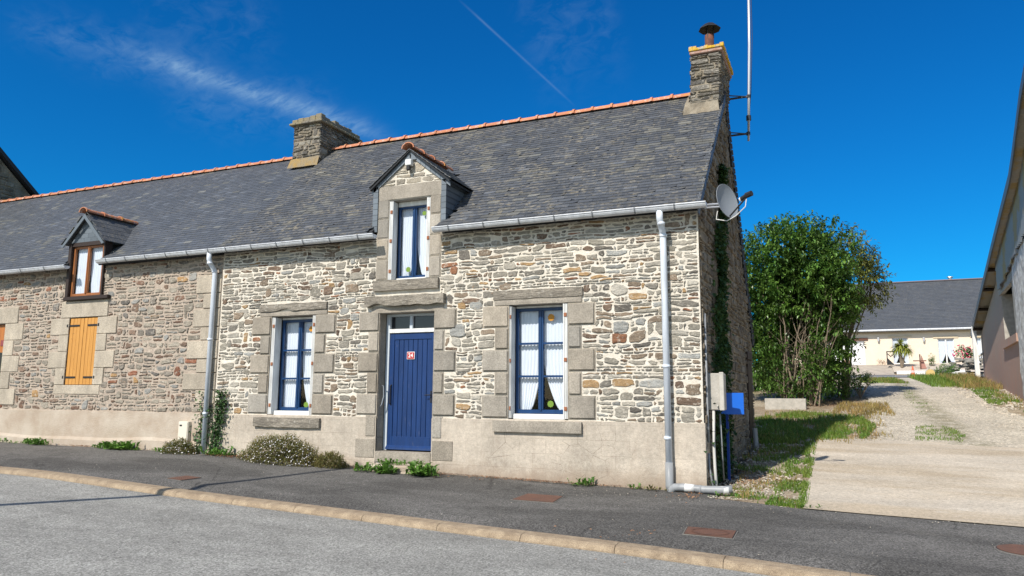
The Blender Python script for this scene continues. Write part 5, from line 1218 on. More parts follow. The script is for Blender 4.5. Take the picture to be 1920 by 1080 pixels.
# boxes on the gable
t = thing('concrete_meter_box', 'grey concrete box sticking out from the gable beside the downpipe corner', 'box', (-1.7, .3, 1.6))
mb = MB(); mb.box(-1.79, -1.545, .22, .50, 1.355, 1.885, ch=.012); mb.build('body', M_concrete, t); mb = MB(); mb.box(-1.60, -1.535, .19, .2195, 1.35, 1.90, ch=.008); mb.tube([(-1.63, .18, 1.42), (-1.63, .22, 1.42)], .012, 8); mb.build('door_panel', mat('pale_concrete', (.56, .53, .47), rough=.85, col2=(.42, .40, .36), nscale=5), t)
t = thing('blue_sign_board', 'bright blue board on a thin blue post against the shaded gable', 'sign', (-1.6, 1.2, .5))
mb = MB(); Mz = Matrix.Translation((-1.60, 1.0, 1.45)) @ Matrix.Rotation(R(10), 4, 'Z'); mb.box(-.23, .24, -.018, .018, -.165, .16, M=Mz, ch=.004); mb.build('board', M_bluesign, t)
mb = MB(); mb.box(-1.635, -1.595, 1.03, 1.055, .30, 1.42); mb.build('post', mat('blue_post', (.006, .05, .30), rough=.5), t)
t = thing('pipe_bundle', 'pale conduits running down the corner of the gable to the ground', 'pipes', (-1.75, .2, .3))
mb = MB(); mb.tube([(-1.765, .12, 2.75), (-1.765, .12, 1.2), (-1.76, .13, .9)], .018, 8); mb.build('conduit', M_greypipe, t, smooth=True)
mb = MB(); mb.tube([(-1.70, .26, 1.36), (-1.71, .24, .9), (-1.69, .16, .55), (-1.665, .10, .24)], .022, 8); mb.build('conduit', mat('aged_white_pvc', (.52, .51, .48), rough=.6), t, smooth=True)
mb = MB(); mb.tube([(-1.765, .14, .75), (-1.76, .12, .55), (-1.70, .04, .27)], .016, 8); mb.tube([(-1.64, .45, 1.30), (-1.62, .5, .35)], .014, 6); mb.build('conduit', M_greypipe, t, smooth=True)
mb = MB(); mb.tube([(-2.45+.85, 5.0, .55), (-1.62, 5.0, .95)], .05, 10); tag(mb.build('drain_stub', M_greypipe), 'short pale drain pipe stub at the far foot of the gable', 'pipe')
t = thing('meter_cabinet', 'narrow cream meter cabinet set in the left plinth beside the ivy pipe', 'box', (-11.58, -.05, .8))
mb = MB(); mb.box(-11.705, -11.455, -.11, -.02, .56, 1.02, ch=.008); mb.build('body', mat('cream_plastic', (.66, .60, .50), rough=.5), t); mb = MB(); mb.box(-11.69, -11.47, -.118, -.1105, .575, 1.005, ch=.003); mb.build('cover', mat('cream_cover', (.70, .64, .53), rough=.5), t); mb = MB(); mb.box(-11.66, -11.60, -.122, -.1185, .93, .96); mb.build('vent', M_black, t)
# manhole covers
def x_cover(t, V, c, b):
    ck = t.n('ShaderNodeTexChecker'); ck.inputs['Scale'].default_value = 55; t.l(V, ck.inputs[0]); return t.mix(.35, c, t.mix(ck.outputs['Fac'], (.09, .045, .03), (.26, .12, .08)))
M_cover = mat('rusty_cast_iron', (.15, .07, .045), rough=.8, col2=(.085, .05, .038), nscale=12, extra=x_cover, bump=.5, bscale=70)
M_ring = mat('pale_mortar_surround', (.21, .195, .17), rough=.95, bump=.5, grain=.2)
def slope_pts(pts, dz): return [(x, y, gz(x, y)+dz) for x, y in pts]
def cover(name, lab, pts, frame=.03):
    cx = sum(p[0] for p in pts)/len(pts); cy = sum(p[1] for p in pts)/len(pts); t = thing(name, lab, 'manhole cover', (cx, cy, gz(cx, cy)))
    mb = MB(); k = [(cx+(x-cx)*(1+frame*2.4), cy+(y-cy)*(1+frame*2.4)) for x, y in pts]; n = len(pts)
    mb.add(slope_pts(k, .006)+slope_pts(k, -.05), [tuple(range(n))]+[(i, (i+1) % n, n+(i+1) % n, n+i)[::-1] for i in range(n)]); mb.build('surround', M_ring, t)
    mb = MB(); q_ = [(cx+(x-cx)*1.035, cy+(y-cy)*1.035) for x, y in pts]; mb.add(slope_pts(q_, .0085), [tuple(range(n))]); mb.build('gap', M_black, t)
    mb = MB(); mb.add(slope_pts(pts, .011)+slope_pts(pts, -.03), [tuple(range(n))]+[(i, (i+1) % n, n+(i+1) % n, n+i)[::-1] for i in range(n)]); mb.build('lid', M_cover, t)
    return t, cx, cy
cover('manhole_cover', 'rusty square cover in the pavement against the plinth under the right window', [(-3.95, -1.85), (-3.40, -1.84), (-3.46, -1.30), (-3.96, -1.30)])
t, cx, cy = cover('manhole_cover', 'rusty rectangular cover with round hatch near the kerb', [(-1.52, -3.10), (-1.05, -3.12), (-1.06, -2.72), (-1.55, -2.72)])
mb = MB(); vs = []; fs = []
for k in range(24): a = k*math.pi/12; vs += [(cx+.19*math.cos(a), cy+.165*math.sin(a), 0), (cx+.175*math.cos(a), cy+.15*math.sin(a), 0)]
vs = [(x, y, gz(x, y)+.0165) for x, y, _ in vs]; mb.add(vs, [(2*k, 2*((k+1) % 24), 2*((k+1) % 24)+1, 2*k+1) for k in range(24)]); mb.build('rim', M_cover, t)
cover('manhole_cover', 'round rusty cover in the pavement at the right edge of the picture', [(1.55+.27*math.cos(a*.314), -2.40+.27*math.sin(a*.314)) for a in range(20)])
cover('manhole_cover', 'small rusty cover in the pavement left of the daisy clump', [(-9.0, -2.76), (-8.70, -2.78), (-8.68, -2.44), (-8.98, -2.42)], .01)
# street lamp (out of the frame, its shadow crosses the road)
t = thing('street_lamp', 'slender street lamp whose shadow lies across road and pavement', 'street lamp', (-10.1, -9.3, 0))
hl = Vector((-7.72, -.45, .32)); tsn = ts/ts.z; top = hl+tsn*(7.6-.32); L0 = Vector((top.x, top.y, 0))
mb = MB(); mb.tube([(top.x-.05, top.y, -.1), (top.x+.02, top.y, 2.4), (top.x+.20, top.y, 4.2), (top.x+.18, top.y, 5.6), (top.x, top.y, 7.6)], [.085, .08, .072, .065, .055], 10); mb.build('pole', M_alu, t)
mb = MB(); mb.tube([(top.x, top.y, 7.55), (top.x+.12, top.y+.35, 7.68)], [.05, .09], 8); mb.build('lamp_head', M_alu, t)
# trough, trough plants
t = thing('planter_trough', 'long grey concrete trough at the foot of the big laurel', 'planter', (-1.5, 13, 1.2))
mb = MB(); x0, x1, y0, y1, z0, z1 = -2.10, -.95, 12.9, 13.35, 1.15, 1.56
mb.box(x0, x1, y0, y0+.06, z0, z1, ch=.01); mb.box(x0, x1, y1-.06, y1, z0, z1, ch=.01); mb.box(x0, x0+.06, y0+.06, y1-.06, z0, z1-.002, ch=.01); mb.box(x1-.06, x1, y0+.06, y1-.06, z0, z1-.002, ch=.01); mb.build('trough', M_concrete, t)
mb = MB(); mb.box(x0+.05, x1-.05, y0+.05, y1-.05, z0, z1-.05); mb.build('soil', M_dirt, t)
# things in the far garden
t = thing('traffic_cone', 'small faded orange traffic cone at the end of the gravel drive', 'traffic cone', (4.2, 42, 2.98)); zc = gz(4.2, 42)+.03
mb = MB(); mb.box(4.2-.19, 4.2+.19, 41.81, 42.19, zc, zc+.03, ch=.01); mb.build('base', mat('faded_orange', (.70, .14, .06), rough=.6), t)
mb = MB(); mb.lathe([(.14, zc+.03), (.10, zc+.25)], (4.2, 42, 0), 14); mb.lathe([(.075, zc+.40), (.03, zc+.66), (0, zc+.67)], (4.2, 42, 0), 14); mb.build('cone', MATS['faded_orange'], t)
mb = MB(); mb.lathe([(.101, zc+.25), (.076, zc+.40)], (4.2, 42, 0), 14); mb.build('band', mat('worn_white_band', (.70, .45, .40), rough=.6), t)
zf = gz(3.2, 46.5)
t = thing('metal_sculpture', 'dark open square metal frame standing left of the palm', 'sculpture', (3.2, 46, zf))
mb = MB(); zf = 3.95
for a, b, c, d in ((3.0, 3.06, zf, zf+.92), (3.0, 3.5, zf+.86, zf+.92), (3.44, 3.5, zf+.45, zf+.92)): mb.box(a, b, 46, 46.08, c, d)
mb.prism([(3.06, 46.02, zf), (3.45, 46.02, zf), (3.06, 46.02, zf+.45)], (0, .04, 0)); mb.tube([(3.06, 46.04, zf+.75), (3.25, 46.04, zf+.55), (3.42, 46.04, zf+.70)], .03, 6); mb.build('frame', M_black, t)
t = thing('garden_windmill', 'brown wooden toy windmill with crossed sails right of the palm', 'ornament', (4.95, 45.5, 3.6))
mb = MB(); mb.prism([(4.98, 45.5, 3.66), (5.30, 45.5, 3.66), (5.05, 45.5, 4.52)], (0, .3, 0)); mb.build('tower', mat('faded_red_wood', (.38, .19, .15), rough=.8), t)
mb = MB(); mb.box(4.90, 4.98, 45.4, 45.45, 3.62, 4.60); mb.box(4.52, 5.3, 45.35, 45.395, 4.13, 4.20); mb.build('sail', mat('brown_sail', (.16, .08, .06), rough=.8), t)
t = thing('log_disc', 'round yellow log slice standing on end in the grass right of the cone', 'log', (3.95, 29.8, 2.6))
zc = gz(3.95, 29.6)+.22; mb = MB(); mb.tube([(3.95, 29.6, zc), (3.95, 29.8, zc)], .19, 14); mb.build('disc', mat('yellow_cut_wood', (.62, .45, .18), rough=.8), t); mb = MB(); mb.box(3.93, 3.97, 29.55, 29.6, zc-.2, zc-.02); mb.build('split', M_dwood, t)
t = thing('dry_stone_heap', 'heap of grey flat stones in the weeds by the barn end', 'stone heap', (5.6, 34, 2.7)); r_ = random.Random(6); mb = MB()
for k in range(90):
    x, y = r_.uniform(4.7, 6.9), r_.uniform(33.2, 35.0); f = min(1, (x-4.6)/1.0); z = gz(x, y)+r_.uniform(0, .95)*f; s_ = r_.uniform(.08, .22)
    Mx = Matrix.Translation((x, y, z)) @ Matrix.Rotation(r_.uniform(-.3, .3), 4, 'X') @ Matrix.Rotation(r_.uniform(0, 3), 4, 'Z'); c = r_.uniform(.6, 1.2)
    mb.box(-s_, s_, -s_*.7, s_*.7, -.05, .05, (.30*c, .28*c, .24*c), M=Mx, ch=.02)
mb.build('stones', M_stone2, t)

# ------------------------------------------------------------------ vegetation
def rot_dir(r_, up=0.0):
    while True:
        v = Vector((r_.uniform(-1, 1), r_.uniform(-1, 1), r_.uniform(-1, 1)))
        if .05 < v.length < 1: v.normalize(); v.z += up; return v.normalized()
def leaf(mb, p, d, L, W, tint, fold=.25, r_=rnd):
    d = d.normalized(); s_ = d.cross(Vector((r_.uniform(-.3, .3), r_.uniform(-.3, .3), 1))).normalized(); n = s_.cross(d)
    a = p; b = p+d*L*.45+s_*W*.5+n*W*fold; c = p+d*L-n*L*.12; e = p+d*L*.45-s_*W*.5+n*W*fold; m_ = p+d*L*.5
    mb.add([a, b, c, e, m_], [(0, 1, 4), (1, 2, 4), (0, 4, 3), (4, 2, 3)], tint)
def foliage(mb, ells, count, L, W, seed, shell=.55, up=.1, tint=(.75, 1.35), clump=14, csize=.28, cut=None, droop=-.1, gaps=.0):
    """leaf sprays through the outer volume of a set of ellipsoids"""
    r_ = random.Random(seed); tot = sum(e[3]*e[4]*e[5] for e in ells); made = 0
    while made < count:
        t_ = r_.uniform(0, tot)
        for e in ells:
            t_ -= e[3]*e[4]*e[5]
            if t_ <= 0: break
        v = rot_dir(r_); rr = shell+(1-shell)*r_.random()**.6; rr *= 1+.16*mnoise.noise(Vector((v.x*2.2+e[0], v.y*2.2, v.z*2.2+e[2])))+.08*mnoise.noise(v*6)
        c = Vector((e[0]+v.x*e[3]*rr, e[1]+v.y*e[4]*rr, e[2]+v.z*e[5]*rr))
        if cut and cut(c): continue
        if gaps and mnoise.noise(c*1.3+Vector((7, 3, 1))) < -gaps: continue
        k = r_.uniform(*tint)*(.85+.5*max(-.5, mnoise.noise(c*1.1))); br_ = (v+Vector((0, 0, up))+rot_dir(r_)*.6).normalized(); hue = r_.uniform(-.08, .12)
        for q in range(clump):
            p = c+br_*csize*(q/clump-.3)+rot_dir(r_)*.03; d = (br_*.55+rot_dir(r_)*1.0+Vector((0, 0, droop))).normalized(); kk = k*r_.uniform(.85, 1.15)
            s_ = r_.uniform(.7, 1.25); leaf(mb, p, d, L*s_, W*s_, (kk*(1+hue), kk, kk*(1-hue)), r_=r_); made += 1
# big laurel
t = thing('laurel_tree', 'large round dark green laurel with bare stems beside the cottage gable', 'tree', (-1.2, 14.9, 1.5))
mb = MB(); r_ = random.Random(14)
ELL = [(-1.35, 15.2, 5.55, 1.75, 1.6, 1.95), (-.45, 15.5, 5.3, 1.2, 1.4, 1.7), (-2.15, 15.3, 4.5, 1.35, 1.4, 1.7), (-.75, 15.3, 3.6, .95, 1.1, 1.4), (-2.15, 15.4, 3.05, .85, 1.0, 1.15), (-.62, 15.0, 2.45, .62, .8, .85), (-1.1, 15.9, 3.4, 1.7, 1.0, 2.0), (-.3, 15.2, 6.35, 1.0, 1.0, 1.05), (-1.9, 15.2, 6.3, .95, 1.0, 1.05)]
def cutL(c): return (abs(c.x+1.15) < .58-.16*(c.z-2.0) and c.z < 4.3 and c.y < 15.3) or c.z < gz(c.x, c.y)+.25
foliage(mb, ELL, 34000, .145, .070, 15, shell=.62, cut=cutL, clump=10, csize=.40, tint=(.5, 1.9), gaps=.38); foliage(mb, [(-1.1, 15.5, 4.6, 1.7, 1.1, 2.3)], 7000, .20, .11, 16, shell=.2, cut=cutL)
foliage(mb, [(-1.9, 14.1, 2.8, .65, .4, 1.0), (-.70, 14.0, 2.6, .5, .4, .95), (-1.2, 13.9, 1.85, .9, .3, .35)], 1900, .13, .06, 17, shell=.1, clump=6)
mb.build('crown', M_leaf, t)
mb = MB()
for k in range(34):
    x0 = -1.15+r_.uniform(-.55, .55); y0 = 14.1+r_.uniform(-.2, .5); sp = r_.uniform(-1, 1); H = r_.uniform(2.2, 3.9); z0 = gz(x0, y0)-.1; pts = []
    for i in range(7): q = i/6; pts.append((x0+sp*1.1*q**1.3+r_.uniform(-.05, .05), y0+r_.uniform(-.05, .05)+.3*q, z0+H*q))
    rr = r_.uniform(.014, .04); mb.tube(pts, [rr*(1-.75*i/6) for i in range(7)], 6)
    for _ in range(3):
        i = r_.randint(2, 5); p = Vector(pts[i]); mb.tube([p, p+Vector((r_.uniform(-.5, .5), -r_.uniform(0, .3), r_.uniform(.2, .6)))], [.010, .003], 4)
mb.build('trunk', M_bark, t)
t = thing('yellowing_tree', 'looser yellow green tree leaning out behind the dark laurel', 'tree', (.9, 17.5, 1.7))
mb = MB(); foliage(mb, [(.35, 17.6, 6.2, .95, 1.1, 1.3), (.75, 17.8, 5.45, .95, 1.1, .85), (-.15, 17.4, 4.7, .85, 1.1, 1.0), (.85, 17.9, 6.2, .55, .7, .7)], 9500, .14, .052, 25, shell=.35, clump=13, csize=.55, gaps=.12, droop=-.25); mb.build('crown', M_leafy, t)
mb = MB(); 
for k in range(9): a = r_.uniform(-1, 1.2); mb.tube([(.1+r_.uniform(-.2, .2), 17.4, 1.5), (.2+.3*a, 17.5, 3.6), (.5+.7*a, 17.6+.3*a, 5.2), (.6+1.0*a, 17.7, 6.6)], [.04, .03, .018, .005], 6)
mb.build('trunk', M_bark, t)
t = thing('dark_hedge', 'low dark shaded shrub at the right foot of the laurel', 'shrub', (1, 17, 1.8))
mb = MB(); foliage(mb, [(-.15, 16.6, 2.1, .7, .8, .5), (.55, 18.0, 2.15, .5, .8, .32)], 2300, .10, .045, 35, shell=.2); mb.build('foliage', M_leaf, t)
mb = MB(); 
for k in range(6): mb.tube([(.6, 17, 1.6), (.6+r_.uniform(-.5, .5), 17+r_.uniform(-.4, .4), 2.4)], [.02, .006], 5)
mb.build('stems', M_bark, t)
t = thing('garden_hedge', 'dark overgrown hedge glimpsed between the gable and the laurel', 'hedge', (-3.5, 20, 1.9))
mb = MB(); foliage(mb, [(-3.6, 20.5, 2.9, 2.0, 1.2, 1.5), (-1.6, 20.8, 2.9, 1.6, 1.1, 1.3), (-6, 21, 3.2, 2.0, 1.2, 1.7)], 6500, .22, .12, 45, shell=.45, clump=8, csize=.4); mb.build('foliage', M_leaf, t)
mb = MB()
for k in range(8): mb.tube([(-6.5+.8*k, 20.7, 1.5), (-6.3+.75*k, 20.6, 3.2)], [.04, .015], 5)
mb.build('stems', M_bark, t)
# ivy on the gable
t = thing('gable_ivy', 'dark ivy climbing the shaded gable behind the blue board', 'ivy', (-1.8, 1.3, .3))
mb = MB(); r_ = random.Random(51); made = 0
while made < 5200:
    z = r_.uniform(.3, 5.6); wdt = interp(z, [(0, .75), (1.5, .62), (3, .48), (4.2, .33), (5.6, .16)]); y = interp(z, [(0, 1.3), (3, 1.45), (5.6, 2.25)])+r_.gauss(0, 1)*wdt*.62
    if z > rz(y)-.3 or mnoise.noise(Vector((y*2.5, z*1.6, 1))) < -.12-.1*(z < 2): continue
    p = Vector((CX1+.03+abs(r_.gauss(0, .045)), y, z)); leaf(mb, p, Vector((r_.uniform(.1, .8), r_.uniform(-1, 1), r_.uniform(-1, .2))), r_.uniform(.05, .10), r_.uniform(.05, .09), tuple([r_.uniform(.6, 1.4)]*3), r_=r_); made += 1
mb.build('leaves', M_ivy, t)
mb = MB()
for k in range(7): y = .9+k*.15; mb.tube([(CX1+.02, y, .2), (CX1+.03, y+.1, 2.0), (CX1+.03, 1.45+.1*(k-3), 3.6), (CX1+.03, 2.0+.05*(k-3), 5.2)], [.018, .014, .01, .004], 5)
mb.build('stems', M_bark, t)
t = thing('pipe_ivy', 'ivy growing round the foot of the left downpipe', 'ivy', (-10.9, -.1, .4))
mb = MB(); made = 0
while made < 900:
    z = r_.uniform(.35, 1.62); x = r_.choice([-11.17, -10.82, -10.78])+r_.gauss(0, .09)+(.06 if z > 1 else 0)
    if z > 1.35 and not (-10.85 < x < -10.55 or -11.28 < x < -11.18): continue
    leaf(mb, Vector((x, -.03-abs(r_.gauss(0, .05)), z)), Vector((r_.uniform(-1, 1), r_.uniform(-.8, -.1), r_.uniform(-1, .4))), r_.uniform(.04, .075), r_.uniform(.035, .06), tuple([r_.uniform(.8, 1.9)]*3), r_=r_); made += 1
mb.build('leaves', M_ivy, t); mb = MB(); mb.tube([(-10.8, -.03, .4), (-10.85, -.03, 1.0), (-10.72, -.03, 1.8)], [.012, .01, .004], 5); mb.tube([(-11.2, -.04, .4), (-11.22, -.04, 1.2)], [.01, .004], 5); mb.build('stems', M_bark, t)
# weeds at the foot of the walls
def weed(x, y, n, L, lab, cat='weed', m_=None, spread=.15, z=None, group='weeds along the foot of the walls', seed=None, W=.35):
    r_ = random.Random(seed or int(abs(x*1000)+abs(y*77))); z = gz(x, y) if z is None else z; mb = MB()
    for k in range(n):
        a = r_.uniform(0, 6.28); el = r_.uniform(.15, 1.3); d = Vector((math.cos(a)*math.cos(el), math.sin(a)*math.cos(el), math.sin(el))); ll = L*r_.uniform(.55, 1.15)
        p = Vector((x+r_.gauss(0, spread), y+r_.uniform(-.08, .05), z)); kk = r_.uniform(.7, 1.35); s_ = d.cross(Vector((0, 0, 1))).normalized()
        mid = p+d*ll*.5; tip = p+d*ll+Vector((0, 0, -ll*.18)); w_ = ll*W*.5
        mb.add([p, mid+s_*w_*.6, mid-s_*w_*.6, p+d*ll*.78+s_*w_*.8, p+d*ll*.78-s_*w_*.8, tip], [(0, 1, 2), (1, 3, 4, 2), (3, 5, 4)], (kk, kk, kk*.9))
        for q in range(3): leaf(mb, p+d*ll*(.3+.2*q), (d+s_*r_.choice((-1, 1))*1.3).normalized(), ll*.34, ll*.16, (kk, kk, kk*.8), r_=r_)
    o = mb.build('weed', m_ or M_weed); tag(o, lab, cat, group); return o
weed(-16.9, -.16, 26, .13, 'tiny green tuft at the far left foot of the plinth'); weed(-15.65, -.18, 60, .18, 'leafy green weed below the closed wooden shutters', spread=.16)
weed(-16.2, -.16, 22, .09, 'flat weed creeping right beside the leafy clump under the shutters', spread=.16)
weed(-13.15, -.22, 110, .22, 'broad clump of green weeds midway along the left plinth', spread=.22); weed(-13.7, -.18, 26, .12, 'small weed at the left end of the broad green clump', spread=.1)
weed(-12.05, -.20, 22, .14, 'thin weed left of the cream meter cabinet', spread=.08); weed(-10.55, -.20, 60, .20, 'bright weed between the left downpipe and the daisy mound', spread=.17)
weed(-7.12, -.42, 50, .17, 'weed tuft at the left front of the doorstep', spread=.17, z=.31); weed(-6.75, -.46, 55, .22, 'tall bright weed against the middle of the doorstep', spread=.07, z=.29)
weed(-6.10, -.40, 70, .25, 'bushy green weed at the right end of the doorstep', spread=.10, z=.28); weed(-7.0, -.14, 30, .13, 'weed with yellow bud on top of the doorstep at its left', spread=.11, z=.405)
weed(-6.72, -.12, 22, .11, 'small weed on top of the doorstep under the door', spread=.08, z=.405); weed(-6.45, -.14, 28, .12, 'feathery weed on top of the doorstep at its right', spread=.12, z=.405)
weed(-3.55, -.14, 26, .16, 'single weed on the pavement edge under the right window', spread=.08); weed(-2.80, -.12, 14, .10, 'sparse weed left of the main downpipe', spread=.06); weed(-2.5, -.13, 30, .09, 'brownish flat weed just left of the main downpipe foot', spread=.10, m_=M_weedd)
weed(-1.70, .02, 22, .13, 'green tuft at the cottage corner behind the drain elbow', spread=.09); weed(-1.45, -.32, 26, .09, 'low green weeds beneath the drain elbow', spread=.16); weed(-.42, -.74, 20, .07, 'tuft at the front corner of the concrete drive', spread=.1)
# daisy mounds
def daisies(x, y, rx, ry, h, lab, seed, fl=True, m_=None, n=2600):
    r_ = random.Random(seed); z0 = gz(x, y); t = thing('daisy_bush' if fl else 'low_bush', lab, 'bush', (x, y, z0)); mb = MB(); pts = []
    for k in range(n):
        a = r_.uniform(0, 6.28); e = math.asin(r_.random()); rr = (.72+.36*r_.random())*(1+.22*mnoise.noise(Vector((math.cos(a)*2+x, math.sin(a)*2, e*2))))
        q = Vector((math.cos(a)*math.cos(e)*rx*rr, math.sin(a)*math.cos(e)*ry*rr, math.sin(e)*h*rr)); p = Vector((x, y, z0-.02))+q; d = (Vector((q.x/rx, q.y/ry, q.z/h+.6))+rot_dir(r_)*.7).normalized()
        k_ = r_.uniform(.55, 1.35); dry = r_.random() < .25; leaf(mb, p, d, r_.uniform(.03, .065), r_.uniform(.006, .013), (k_*(1.4 if dry else 1), k_, k_*.8), r_=r_)
        if k % 2 == 0: leaf(mb, p*.985+Vector((x, y, z0))*.015, rot_dir(r_), .06, .02, (k_*.8, k_*.8, k_*.6), r_=r_)
        if k % 7 == 0: pts.append((p+d*.03, d))
    b = mb.build('foliage', m_ or M_weedd, t)
    if fl:
        mb = MB()
        for p, d in pts:
            if d.z < -.1 or r_.random() < .15: continue
            d = (d+Vector((0, -.5, .4))).normalized(); u = d.orthogonal().normalized(); v = d.cross(u); rr = r_.uniform(.008, .014); vs = []
            for k in range(10): f = rr*(1 if k % 2 == 0 else .55); vs.append(p+(u*math.cos(k*.628)+v*math.sin(k*.628))*f)
            mb.add(vs, [tuple(range(10))])
        mb.build('flowers', M_petal, t)['kind'] = 'stuff'
    return t
daisies(-9.02, -.36, .80, .33, .46, 'wide mound of small white daisies at the pavement edge under the left window', 81, n=5600)
daisies(-11.45, -.30, .38, .20, .27, 'smaller straggly daisy mound left of the left downpipe foot', 82, n=1500)
daisies(-8.0, -.30, .32, .17, .25, 'olive brown flowerless clump right of the daisy mound', 83, fl=False, n=1600)
# fallen leaves by the walls
def litter(name, spots, seed, lab=None, m_=M_dead, L=(.02, .045)):
    r_ = random.Random(seed); mb = MB()
    for (x, y, rx, ry, n) in spots:
        for k in range(n):
            a, b = x+r_.gauss(0, rx), y+r_.gauss(0, ry)
            if a < -1.8 and b > -.04: b = -.04-abs(b)*.3
            leaf(mb, Vector((a, b, gz(a, b)+r_.uniform(.012, .028))), Vector((r_.uniform(-1, 1), r_.uniform(-1, 1), r_.uniform(-.1, .25))), r_.uniform(*L), r_.uniform(*L)*.6, tuple([r_.uniform(.5, 1.3)]*3), r_=r_)
    tag(mb.build(name, m_), lab, kind='stuff')
litter('soil_crumbs', [(-3.5-.9*q_, -.045, .45, .022, 260) for q_ in range(15)], 7, m_=mat('dark_soil', (.13, .095, .065), rough=.95), L=(.008, .022))
litter('fallen_leaves', [(-10.2, -.22, .35, .10, 330), (-11.9, -.15, .4, .05, 90), (-14.3, -.13, .3, .05, 110), (-4.3, -.10, .8, .04, 260), (-1.6, 1.6, .25, .9, 320), (-1.2, .8, .25, .5, 160), (.0, 14.2, .7, .8, 900), (-.5, 11.8, .9, .7, 500), (-6.3, -.22, .8, .1, 100), (-8.0, -.2, .4, .06, 100)], 5)
# loose stones
def pebbles(name, regions, seed, m_=None, mats_=None):
    r_ = random.Random(seed); mb = MB()
    for (x0, x1, y0, y1, n, s0, s1) in regions:
        for k in range(n):
            x, y = r_.uniform(x0, x1), r_.uniform(y0, y1)
            if mnoise.noise(Vector((x*1.7, y*1.7, 9))) < -.25: continue
            s_ = r_.uniform(s0, s1)*r_.choice((.6, 1, 1)); c = r_.uniform(.65, 1.35); z = gz(x, y)+.006; a = r_.uniform(0, 3); ca, sa = math.cos(a), math.sin(a)
            P = [(1, 0, 0), (.3, .8, 0), (-.7, .6, 0), (-.9, -.4, 0), (.2, -.9, 0), (.5, .1, .7), (-.4, .1, .75), (-.1, -.4, .6)]
            vs = [(x+s_*(p[0]*ca-p[1]*sa)*r_.uniform(.8, 1.2), y+s_*(p[0]*sa+p[1]*ca)*.9, z+p[2]*s_*.8) for p in P]
            mb.add(vs, [(0, 1, 5), (1, 2, 6, 5), (2, 3, 6), (3, 4, 7, 6), (4, 0, 5, 7), (5, 6, 7)], (.42*c, .37*c, .30*c))
    tag(mb.build(name, m_ or M_stone2), kind='stuff')
pebbles('loose_stones', [(-.6, 5.5, 5.3, 6.9, 1500, .006, .016), (-.55, 5.5, 3.0, 5.6, 260, .004, .012), (-11, 2, -3.9, -.3, 260, .003, .008), (-3.5, 2, -1.2, -.5, 120, .004, .011), (-1.7, -.52, -.55, 1.2, 1600, .006, .022), (-1.75, -.6, 1.2, 5.5, 900, .008, .035), (.6, 4.3, 6.6, 12, 2600, .010, .028), (.9, 4.2, 12, 24, 1600, .015, .035), (-.4, 1.0, 6.8, 13, 900, .012, .035), (3.8, 5.5, 12, 22, 1300, .02, .07), (-.3, 6, -.9, 6.5, 60, .006, .016), (-15, 2, -3, -.2, 160, .003, .009)], 12)
# grass
def grass(name, spots, seed, m_, h=(.05, .13), w_=.006, lab=None):
    r_ = random.Random(seed); mb = MB()
    for (poly, n, thr, hk) in spots:
        xs_ = [p[0] for p in poly]; ys_ = [p[1] for p in poly]; made = 0; tries = 0
        while made < n and tries < n*12:
            tries += 1; x, y = r_.uniform(min(xs_), max(xs_)), r_.uniform(min(ys_), max(ys_)); ins = False; j = len(poly)-1
            for i in range(len(poly)):
                if (poly[i][1] > y) != (poly[j][1] > y) and x < (poly[j][0]-poly[i][0])*(y-poly[i][1])/(poly[j][1]-poly[i][1])+poly[i][0]: ins = not ins
                j = i
            if not ins or mnoise.noise(Vector((x*2.1, y*1.6, seed*1.7)))+.4*mnoise.noise(Vector((x*7, y*7, seed))) < thr: continue
            z = gz(x, y)-.01; H = r_.uniform(*h)*hk; a = r_.uniform(0, 6.28); lean = r_.uniform(.1, .7)*H; W = w_*r_.uniform(.7, 1.4)*(1+y*.03); b = r_.uniform(0, 3.14); ux, uy = math.cos(b)*W, math.sin(b)*W; k = r_.uniform(.65, 1.4)
            mx, my = x+math.cos(a)*lean*.35, y+math.sin(a)*lean*.35
            mb.add([(x-ux, y-uy, z), (x+ux, y+uy, z), (mx+ux*.7, my+uy*.7, z+H*.6), (mx-ux*.7, my-uy*.7, z+H*.6), (x+math.cos(a)*lean, y+math.sin(a)*lean, z+H)], [(0, 1, 2, 3), (3, 2, 4)], (k*r_.uniform(.9, 1.2), k, k*.85)); made += 1
    tag(mb.build(name, m_), lab, kind='stuff')
grass('grass', [([(-1.75, 5.2), (-.75, 6.0), (.45, 6.85), (.75, 9), (.5, 11.0), (-1.2, 12.0), (-2.6, 9)], 12000, -.24, 1.0),
                ([(-1.7, 2.2), (-.55, 1.6), (-.62, 6.3), (-1.7, 6.0)], 2600, -.02, .7), ([(-.95, -.75), (-.50, -.8), (-.50, 2.4), (-.85, 2.4)], 2100, -.18, .55), ([(-1.6, -.45), (-.5, -.75), (-.5, 1.5), (-1.5, .8)], 800, .12, .45),
                ([(1.35, 6.6), (2.15, 6.5), (2.45, 8.0), (2.2, 9.6), (1.55, 9.2)], 1000, -.05, .7), ([(3.6, 6.4), (6, 6.6), (6, 15), (4.6, 14)], 2200, -.05, .9),
                ([(3.3, 22.5), (5.3, 22.5), (5.2, 31), (3.0, 30)], 4200, -.5, 2.2), ([(.9, 25.2), (2.7, 24.6), (2.3, 28.6), (.7, 28.4)], 2600, -.35, 1.2), ([(1.9, 12), (2.4, 12), (2.5, 24), (2.1, 24)], 900, .05, .45), ([(4.0, 15), (5.0, 16), (5.2, 22), (4.4, 22)], 1600, -.02, 1.2), ([(-.58, -.78), (-.46, -.8), (-.5, 6.3), (-.68, 6.3)], 900, -.3, .7)], 3, M_grass)
